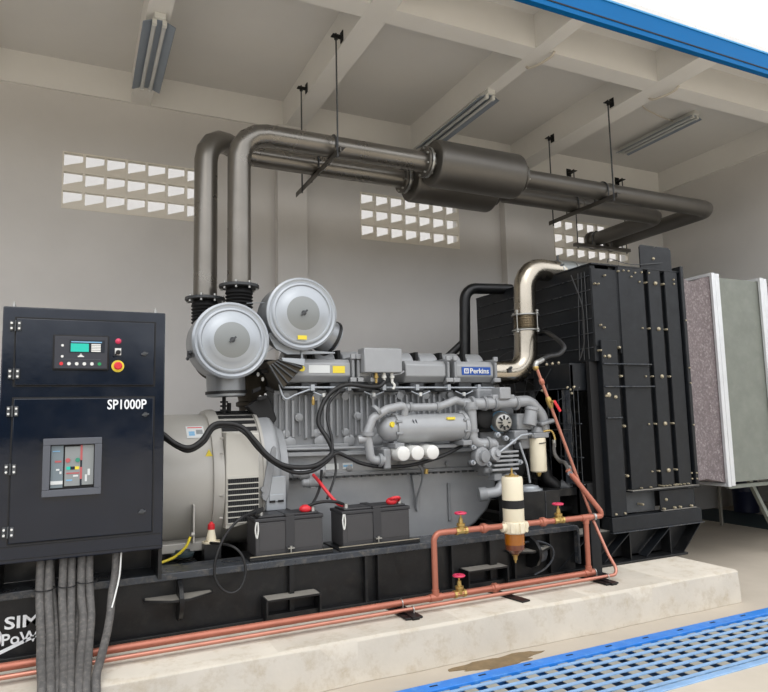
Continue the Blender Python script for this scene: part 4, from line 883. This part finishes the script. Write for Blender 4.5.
# bolts: nested list of (x, z, r)
bolts = []
for z in (2.65, 2.23, 1.80, 1.38, .97):
    bolts += [(4.545, z, .011), (4.63, z, .011), (4.745, z, .024), (4.845, z, .012)]
for z in (2.05, 1.80, 1.37, .95): bolts += [(4.255, z, .017)]
bolts += [(4.12, 1.97, .024), (4.07, 1.97, .014), (4.06, 1.63, .014), (4.09, 1.64, .028), (4.165, 1.62, .022), (4.76, 2.885, .018), (4.69, .72, .018), (4.41, .70, .014)]
for z in (2.32, 1.88, 1.74, 1.36): bolts += [(5.078, z, .010)]
for z in (.93, .88): bolts += [(5.03, z, .010), (5.07, z, .010)]
for x, z in ((4.30, 2.73), (4.36, 2.74), (4.42, 2.74), (4.50, 2.73), (4.58, 2.74), (4.67, 2.74), (4.98, 2.70), (4.98, 2.66), (4.14, 2.68), (4.06, 2.6), (4.02, 2.6), (4.03, 2.02), (4.06, 2.24), (4.10, 2.22), (4.45, 2.69)): bolts.append((x, z, .011))
for x in (4.40, 4.51, 4.66, 4.70, 4.74, 4.80, 4.83, 4.87, 4.92, 4.97): bolts.append((x, .84, .009))
for x in (4.09, 4.19, 4.65, 4.78, 4.85, 4.99): bolts.append((x, .645, .014))
for x, z, r in bolts:
    r *= .78
    yy = y0-.012 if x < 4.23 and z < 2.1 else (y0-.02 if x > 5.05 else y0)
    if z < .65 or abs(z-.84) < .005: yy = y0-.012
    if z > 2.8: yy = y0+.02
    if r > .0125: MB().lathe((x, yy+.05, z), -Y_, [(0, r*.9), (.05, r), (.058, r*.95), (.066, r*.55)], 12).build('bolt', M_bolt, t)
    else: MB().lathe((x, yy+.05, z), -Y_, [(0, r), (.058, r), (.062, r*.7)], 6).build('bolt', M_bolt, t)
# wire loop on top
MB().cord([(4.18, y0-.0, 2.80), (4.22, y0, 2.835), (4.45, y0-.01, 2.80), (4.78, y0+.005, 2.84), (4.86, y0+.005, 2.85)], .004, 5, 6).build('sensor_wire', M_engd, t)
# fan shroud facing the engine
XS = 3.995
g = MB(); g.box(XS, 4.05, y0+.02, y1, 1.93, 2.77); g.build('shroud', M_rad, t, bevel=.003)
for k in range(6):
    z = 2.05+k*.125; MB().obox((XS-.006, (y0+y1)/2, z), Y_, X_, Z_, 1.74, .014, .006).build('shroud_lap', M_rail, t, smooth=False)
g = MB(); g.box(3.80, XS, y0+.12, y0+.62, 1.68, 1.92); g.build('fan_bearing_box', M_rad, t, bevel=.01)
MB().box(3.88, 4.05, y0+.7, y1, 1.82, 1.93).build('shroud_lip', M_rad, t, bevel=.004)
# fan guard: rings and spokes
gd = MB(); cyf, czf = 5.1, 1.35
for k in range(3): gd.torus((3.82, cyf, czf), X_, .2+k*.28, .003, 48, 4)
for k in range(16):
    a = 2*pi*k/16; gd.cyl((3.80, cyf+.1*cos(a), czf+.1*sin(a)), (3.80, cyf+.76*cos(a), czf+.76*sin(a)), .004, seg=5)
gd.build('fan_guard', M_engd, t)
for k in range(6):
    a = 2*pi*k/6+.3; u = Vector((0, cos(a), sin(a))); v_ = Vector((.5, -sin(a), cos(a))).normalized()
    MB().obox(Vector((3.90, cyf, czf))+u*.40, u, v_, u.cross(v_), .58, .17, .01).build('fan_blade', M_rub, t, bevel=.003)
MB().cyl((3.84, cyf, czf), (3.96, cyf, czf), .13).build('fan_hub', M_engd, t)
g = MB()
for (yy, z0_, z1_) in ((4.30, .66, 1.9), (4.62, .66, 1.75), (4.30, .66, 1.9)): g.box(3.795, 3.81, yy, yy+.012, z0_, z1_)
for z in (1.70, 1.40, 1.12, .90): g.box(3.795, 3.81, 4.22, 5.1, z, z+.008)
for k in range(9): g.box(3.80, 3.804, 4.24+k*.08, 4.243+k*.05, .9, 1.7)
for k in range(8): g.box(3.80, 3.804, 4.24, 4.9, .9+k*.1, .903+k*.1)
g.build('guard_mesh', M_rail, t, smooth=False)
g = MB(); g.box(3.96, 4.05, 4.26, 4.30, .63, 1.93); g.box(3.9, 4.05, 4.3, 5.9, .63, .9); g.build('shroud_side', M_flat, t, smooth=False)
for (yy, z) in ((4.62, 1.93), (4.54, 1.93), (4.46, 1.93), (4.70, 1.80), (4.70, 1.70), (4.36, 1.71), (4.32, 1.69), (4.28, 1.71), (4.31, 1.66)):
    MB().sph((3.80, yy, z), .014, seg=8).build('bolt', M_bolt, t)
MB().cord([(3.85, 4.30, 2.68), (3.9, 4.24, 2.4), (3.92, 4.26, 2.1), (3.88, 4.28, 1.95)], .006).build('sensor_wire', M_rub, t)
for k in range(3): MB().cyl((XS-.01, 4.28+k*.06, 1.95), (XS-.01, 4.28+k*.04, 2.72), .003, seg=5).build('stay_wire', M_engd, t)

# hose from radiator, by the slanted tube
t = thing('rubber_hose', 'black rubber hose curving from the slanted copper tube to the radiator', 'hose', (3.4, 4.2, 1.8))
MB().cord([(3.23, 4.04, 1.87), (3.27, 4.06, 1.90), (3.40, 4.12, 1.945), (3.54, 4.15, 1.97), (3.62, 4.17, 2.03), (3.65, 4.28, 2.11), (3.76, 4.55, 2.21), (3.93, 4.88, 2.25), (4.0, 4.92, 2.25)], .019, 7, 12).build('hose', M_rub, t)
MB().cord([(3.205, 4.03, 1.85), (3.215, 4.03, 1.885), (3.25, 4.045, 1.895), (3.31, 4.075, 1.915)], .021, 5, 12).build('hose_end', M_zinc, t)
MB().sph((3.207, 4.03, 1.85), .024, seg=10).build('brass_nut', M_brass, t)
t = thing('fuel_hose', 'grey fuel hose from the engine fuel filter to the copper pipe', 'hose', (3.6, 4.2, 1.1))
MB().cord([(3.69, 4.44, 1.25), (3.68, 4.43, 1.16), (3.66, 4.35, 1.10), (3.58, 4.2, 1.10), (3.50, 4.08, 1.09), (3.46, 4.01, 1.055)], .015, 7, 10).build('hose', M_cable, t)
d = (V(3.46, 4.0, 1.05)-V(3.53, 4.1, 1.11)).normalized()
MB().cyl(V(3.46, 4.0, 1.045)-d*.06, V(3.46, 4.0, 1.045)+d*.03, .021, seg=8).build('hose_end', M_zinc, t)
MB().cyl((3.69, 4.44, 1.21), (3.69, 4.44, 1.27), .016, seg=8).build('hose_end', M_zinc, t)
# black housing and lower hose behind the separator
t = thing('battery_charger_box', 'low black steel housing with a pale round cap behind the cream filter', 'housing', (3.47, 4.45, .605))
t.name = 'steel_housing'; ORG[t.name] = Vector((3.47, 4.45, .605))
MB().box(3.22, 3.66, 4.36, 4.62, .605, .865).build('case', M_blk, t, bevel=.006)
MB().box(3.50, 3.505, 4.355, 4.362, .61, .86).build('seam', M_rail, t, smooth=False)
MB().lathe((3.42, 4.46, .865), Z_, [(0, .11), (.01, .11), (.02, .085), (.035, .075), (.045, .03)], 24).build('cap', M_lid, t)
t = thing('lower_hose', 'black lower coolant hose elbow beside the black housing', 'hose', (3.75, 4.55, .9))
MB().tube([(3.66, 4.62, 1.25), (3.72, 4.6, .93), (3.80, 4.56, .86), (3.90, 4.5, .83)], .055, .07, 7, 16).build('hose', M_rub, t)
MB().cyl((3.78, 4.50, .875), (3.84, 4.46, .86), .05, seg=16).build('hose_end', M_engd, t)
g = MB(); g.box(3.66, 4.05, 4.40, 4.46, .80, .86); g.box(3.6, 4.05, 4.5, 4.56, .66, .70)
tag(g.build('radiator_brace', M_blk), 'black steel brace between the skid and the radiator foot', 'brace')

# ================================================================= DUCT
t = thing('radiator_duct', 'galvanised sheet duct with grey canvas boot right of the radiator', 'duct', (6.2, 5.1, .8))
def drect(x, ins, n=10, wav=0., seed=0):
    ya_, yb_, za_, zb_ = 4.30+ins, 6.0-ins, .79+ins, 2.80-ins; pts = []
    for k in range(n): pts.append((x, ya_+(yb_-ya_)*k/n, za_))
    for k in range(n): pts.append((x, yb_, za_+(zb_-za_)*k/n))
    for k in range(n): pts.append((x, yb_-(yb_-ya_)*k/n, zb_))
    for k in range(n): pts.append((x, ya_, zb_-(zb_-za_)*k/n))
    if wav:
        r = random.Random(seed); pts = [(p[0]+r.uniform(-wav, wav)*.3, p[1]+r.uniform(-wav, wav), p[2]+r.uniform(-wav, wav)) for p in pts]
    return pts
g = MB(); rr = []
for k in range(9):
    f = k/8; sag = .045*sin(pi*f); rr.append(drect(5.09+.52*f, .005+sag, 12, .012 if 0 < k < 8 else 0, k))
g.rings(rr, cap=False); b_ = g.build('canvas_boot', M_boot, t, sharp=60)
def fl(x0, x1, e=.03, w=.03):
    g = MB(); a, b, c, d_ = 4.30-e, 6.0+e, .79-e, 2.80+e
    g.box(x0, x1, a, a+w, c, d_); g.box(x0, x1, b-w, b, c, d_); g.box(x0, x1, a+w, b-w, c, c+w); g.box(x0, x1, a+w, b-w, d_-w, d_); return g
fl(5.60, 5.645).build('flange', M_flange, t, bevel=.003); fl(5.655, 5.71, .025).build('flange', M_flange, t, bevel=.003)
g = MB(); g.rings([drect(5.70, .005, 2), drect(6.33, .005, 2)], cap=False); g.build('duct_panel', M_galv, t, smooth=False)
fl(6.32, 6.37).build('flange', M_flange, t, bevel=.003); fl(6.38, 6.43, .025).build('flange', M_flange, t, bevel=.003)
g = MB(); g.rings([drect(6.42, .01, 8), drect(6.7, .045, 8, .01, 3), drect(7.0, .01, 8)], cap=False); g.build('canvas_boot', M_boot, t, sharp=80)
g = MB(); g.rings([drect(7.0, .005, 2), drect(8.13, .005, 2)], cap=False); g.build('duct_panel', M_galv, t, smooth=False)
t = thing('duct_stand', 'slanted bright steel stand legs under the sheet duct', 'stand', (6.2, 4.9, 0))
MB().cyl((6.35, 4.6, .76), (6.75, 4.55, 0), .028, seg=4).build('leg', M_galv, t, smooth=False)
MB().cyl((7.55, 5.9, .77), (7.55, 5.9, .006), .022, seg=4).build('leg', M_dusty, t, smooth=False)
MB().cyl((6.35, 5.9, .76), (6.7, 5.95, 0), .028, seg=4).build('leg', M_galv, t, smooth=False)
MB().box(5.70, 6.4, 4.34, 4.38, .73, .765).build('rail', M_galv, t, smooth=False)
t = thing('barrel', 'dark navy blue drum standing beyond the duct, past the right wall opening', 'barrel', (8.78, 6.45, .006))
MB().lathe((8.80, 6.45, .006), Z_, [(0, .15), (.01, .165), (.28, .17), (.3, .178), (.32, .17), (.58, .17), (.6, .178), (.62, .17), (.86, .165), (.88, .15)], 36).build('drum', M_barrel, t)
MB().torus((8.80, 6.45, .885), Z_, .158, .010, 36, 6).build('rim', M_barrel, t)

# ================================================================= BATTERIES
def battery(label, x0, x1, redx, tl):
    ya_, yb_, z0_ = 4.25, 4.48, .635
    tr = thing('battery_tray', tl, 'tray', ((x0+x1)/2, 4.3, .605), 'black battery trays on the skid rail')
    g = MB(); g.box(x0-.05, x1+.05, ya_-.06, yb_+.03, .606, .618); g.box(x0-.05, x1+.05, ya_-.06, ya_-.04, .618, .630); g.build('tray', M_blk, tr, bevel=.002)
    MB().box(x0-.048, x1+.048, ya_-.059, ya_-.041, .630, .6325).build('dusty_lip', M_dusty2, tr, smooth=False)
    t = thing('battery', label, 'battery', ((x0+x1)/2, 4.3, .62), 'large black starter batteries')
    xm = (x0+x1)/2
    MB().box(x0, x1, ya_, yb_, .62, .835).build('case', M_batt, t, bevel=.006)
    g = MB(); g.box(x0-.006, x1+.006, ya_-.006, yb_+.006, .835, .858); g.box(x0+.02, x1-.02, ya_+.02, yb_-.02, .858, .872); g.build('lid', M_battd, t, bevel=.005)
    g = MB(); g.box(xm-.03, xm+.03, ya_-.009, ya_-.0, .62, .86); g.box(xm-.03, xm+.03, ya_-.009, yb_+.005, .86, .876); g.build('hold_down_strap', M_battd, t, bevel=.002)
    g = MB(); g.cyl((xm, ya_-.025, .60), (xm, ya_-.025, .66), .005, seg=8); g.box(xm-.022, xm+.022, ya_-.035, ya_-.0, .655, .662); g.cyl((xm, ya_-.025, .662), (xm, ya_-.025, .672), .010, seg=6); g.build('hold_down_bolt', M_zinc, t)
    for s_ in (-1, 1):
        cx_ = xm+s_*(x1-x0)*.25
        g = MB(); g.box(cx_-(x1-x0)*.19, cx_+(x1-x0)*.19, ya_-.002, ya_+.001, .65, .815); g.build('case_panel', M_batt, t, bevel=.001)
    for s_, xx in ((-1, x0+.05), (1, x1-.05)): MB().lathe((xx, 4.31, .872), Z_, [(0, .018), (.03, .015), (.032, .006)], 12).build('terminal', M_zinc, t)
    MB().sph((redx, 4.30, .893), .034, (1.3, 1, .8), 14).build('red_terminal_cover', M_red, t)
    MB().cord([(x0+.005, ya_-.004, .84), (x0-.004, ya_-.012, .79), (x0+.006, ya_-.014, .74), (x0+.016, ya_-.01, .79), (x0+.014, ya_-.004, .84)], .005).build('carry_rope', M_plast, t)
battery('left black starter battery under the alternator end of the engine', 1.065, 1.525, 1.42, 'black battery tray under the left battery')
battery('right black starter battery under the middle of the engine', 1.67, 2.185, 2.07, 'black battery tray under the right battery')
def cable(name, pts, r, m, label, cat='cable', n=7):
    return tag(MB().cord(pts, r, n, 10).build(name, m), label, cat)
cable('battery_cable', [(1.42, 4.30, .90), (1.48, 4.28, .925), (1.55, 4.26, .935), (1.63, 4.26, .925), (1.70, 4.31, .90)], .011, M_rub, 'black cable linking the two batteries')
cable('battery_cable', [(2.05, 4.30, .90), (2.06, 4.26, .92), (2.11, 4.26, .92), (2.13, 4.31, .89)], .011, M_red, 'short red cable on the right battery')
cable('starter_cable', [(1.57, 4.56, 1.09), (1.575, 4.45, 1.05), (1.61, 4.38, .98), (1.66, 4.33, .91), (1.70, 4.31, .89)], .012, M_red, 'red cable from the starter motor down to the right battery')
cable('battery_cable', [(1.63, 4.55, 1.12), (1.58, 4.45, 1.02), (1.52, 4.37, .95), (1.46, 4.31, .90)], .010, M_rub, 'black cable from the starter motor down to the left battery')
cable('earth_cable', [(.51, 4.5, .60), (.60, 4.5, .63), (.665, 4.48, .69), (.692, 4.48, .75)], .009, M_yel, 'short yellow green earth cable beside the alternator foot')
cable('loop_cable', [(1.10, 4.31, .90), (1.03, 4.2, .905), (.93, 4.11, .89), (.84, 4.1, .80), (.785, 4.09, .68), (.775, 4.09, .58), (.81, 4.09, .50), (.87, 4.09, .46), (.93, 4.09, .48), (.965, 4.10, .56), (.95, 4.11, .66), (.90, 4.13, .72), (.84, 4.2, .735), (.80, 4.36, .72)], .0085, M_rub, 'black cable hanging in a loop in front of the skid rail')
g = MB(); g.obox((1.07, 4.26, .905), (1, 0, .25), Y_, Z_, .10, .03, .03); g.cyl((1.05, 4.26, .90), (1.08, 4.26, .875), .012, seg=8)
tag(g.build('cable_lug', M_flat, bevel=.004), 'black terminal clamp on the left battery corner', 'clamp')
# wiring harness
h1 = [(.46, 4.45, 1.46), (.51, 4.42, 1.42), (.58, 4.40, 1.36), (.66, 4.38, 1.33), (.74, 4.38, 1.37), (.82, 4.40, 1.47), (.92, 4.42, 1.48), (1.02, 4.42, 1.45), (1.10, 4.40, 1.36), (1.18, 4.38, 1.26), (1.28, 4.36, 1.19), (1.40, 4.36, 1.165), (1.52, 4.38, 1.17), (1.62, 4.42, 1.21), (1.68, 4.46, 1.26), (1.675, 4.54, 1.35), (1.63, 4.60, 1.46), (1.66, 4.62, 1.58), (1.74, 4.63, 1.69), (1.87, 4.63, 1.75), (2.05, 4.63, 1.735), (2.15, 4.63, 1.74), (2.20, 4.645, 1.78)]
cable('wiring_harness', h1, .017, M_rub, 'thick black wiring harness from the cabinet across the alternator to the junction box')
h2 = [(.46, 4.45, 1.44), (.53, 4.43, 1.385), (.60, 4.42, 1.335), (.67, 4.40, 1.31), (.76, 4.40, 1.36), (.83, 4.42, 1.45), (.95, 4.43, 1.46), (1.04, 4.42, 1.41), (1.12, 4.41, 1.31), (1.22, 4.38, 1.21), (1.36, 4.37, 1.135), (1.50, 4.38, 1.135), (1.62, 4.42, 1.19), (1.71, 4.46, 1.245), (1.80, 4.47, 1.215), (1.92, 4.48, 1.16), (2.10, 4.48, 1.125), (2.35, 4.50, 1.125), (2.6, 4.50, 1.175), (2.78, 4.52, 1.235), (2.9, 4.56, 1.28)]
cable('wiring_harness', h2, .014, M_rub, 'lower black wiring harness branch passing under the white oil filters')
cable('wiring_harness', [(1.68, 4.455, 1.26), (1.70, 4.52, 1.36), (1.69, 4.58, 1.5), (1.72, 4.60, 1.62), (1.80, 4.61, 1.70)], .011, M_rub, 'short black harness branch climbing the cylinder block')
cable('wiring_harness', [(1.70, 4.47, 1.25), (1.71, 4.47, 1.12), (1.66, 4.42, 1.02), (1.60, 4.36, .94)], .009, M_rub, 'thin black harness branch dropping beside the starter motor')

# ================================================================= WORLD AND LIGHT
w = bpy.data.worlds.new('World'); SC.world = w; w.use_nodes = True
nt = w.node_tree; bg = nt.nodes['Background']
tc = nt.nodes.new('ShaderNodeTexCoord'); sx = nt.nodes.new('ShaderNodeSeparateXYZ'); nt.links.new(tc.outputs['Generated'], sx.inputs[0])
cr = nt.nodes.new('ShaderNodeValToRGB')
wn = nt.nodes.new('ShaderNodeTexNoise'); wn.inputs['Scale'].default_value = 7; wn.inputs['Detail'].default_value = 5; nt.links.new(tc.outputs['Generated'], wn.inputs['Vector'])
ma = nt.nodes.new('ShaderNodeMath'); ma.operation = 'MULTIPLY_ADD'; nt.links.new(wn.outputs['Fac'], ma.inputs[0]); ma.inputs[1].default_value = .12
mb_ = nt.nodes.new('ShaderNodeMath'); mb_.operation = 'SUBTRACT'; nt.links.new(sx.outputs['Z'], mb_.inputs[0]); mb_.inputs[1].default_value = .06
nt.links.new(mb_.outputs[0], ma.inputs[2]); nt.links.new(ma.outputs[0], cr.inputs['Fac'])
e = cr.color_ramp.elements
e[0].position = 0.0; e[0].color = (.05, .055, .05, 1)
e[1].position = 1.0; e[1].color = (.97, .98, 1.0, 1)
for pos, c in ((.085, (.07, .075, .065, 1)), (.12, (.75, .77, .80, 1)), (.40, (.95, .96, 1.0, 1))):
    n_ = e.new(pos); n_.color = c
nt.links.new(cr.outputs['Color'], bg.inputs['Color']); bg.inputs['Strength'].default_value = 1.45
sun = bpy.data.lights.new('sun', 'SUN'); sun.energy = .45; sun.angle = radians(35); sun.color = (1, .97, .92)
so = bpy.data.objects.new('sun', sun); COL.objects.link(so); so.location = (0, -5, 12)
so.rotation_euler = Vector((-.35, -.9, 1.05)).to_track_quat('Z', 'Y').to_euler()

# ================================================================= CAMERA
cam = bpy.data.cameras.new('camera'); cam.sensor_width = 36; cam.lens = 648.75*36/768; cam.clip_end = 200
co = bpy.data.objects.new('camera', cam); COL.objects.link(co); SC.camera = co
yaw, pitch, roll = radians(25.375), radians(6.216), radians(-1.366)
fw = Vector((sin(yaw)*cos(pitch), cos(yaw)*cos(pitch), sin(pitch))); rt = Vector((cos(yaw), -sin(yaw), 0)); up = rt.cross(fw)
r_ = rt*cos(roll)+up*sin(roll); u_ = -rt*sin(roll)+up*cos(roll)
mx = Matrix((r_, u_, -fw)).transposed().to_4x4(); mx.translation = Vector((0, 0, 1.5)); co.matrix_world = mx
SC.view_settings.view_transform = 'Standard'; SC.view_settings.look = 'None'; SC.view_settings.gamma = 1
SC.view_settings.exposure = .52; SC.view_settings.use_curve_mapping = False
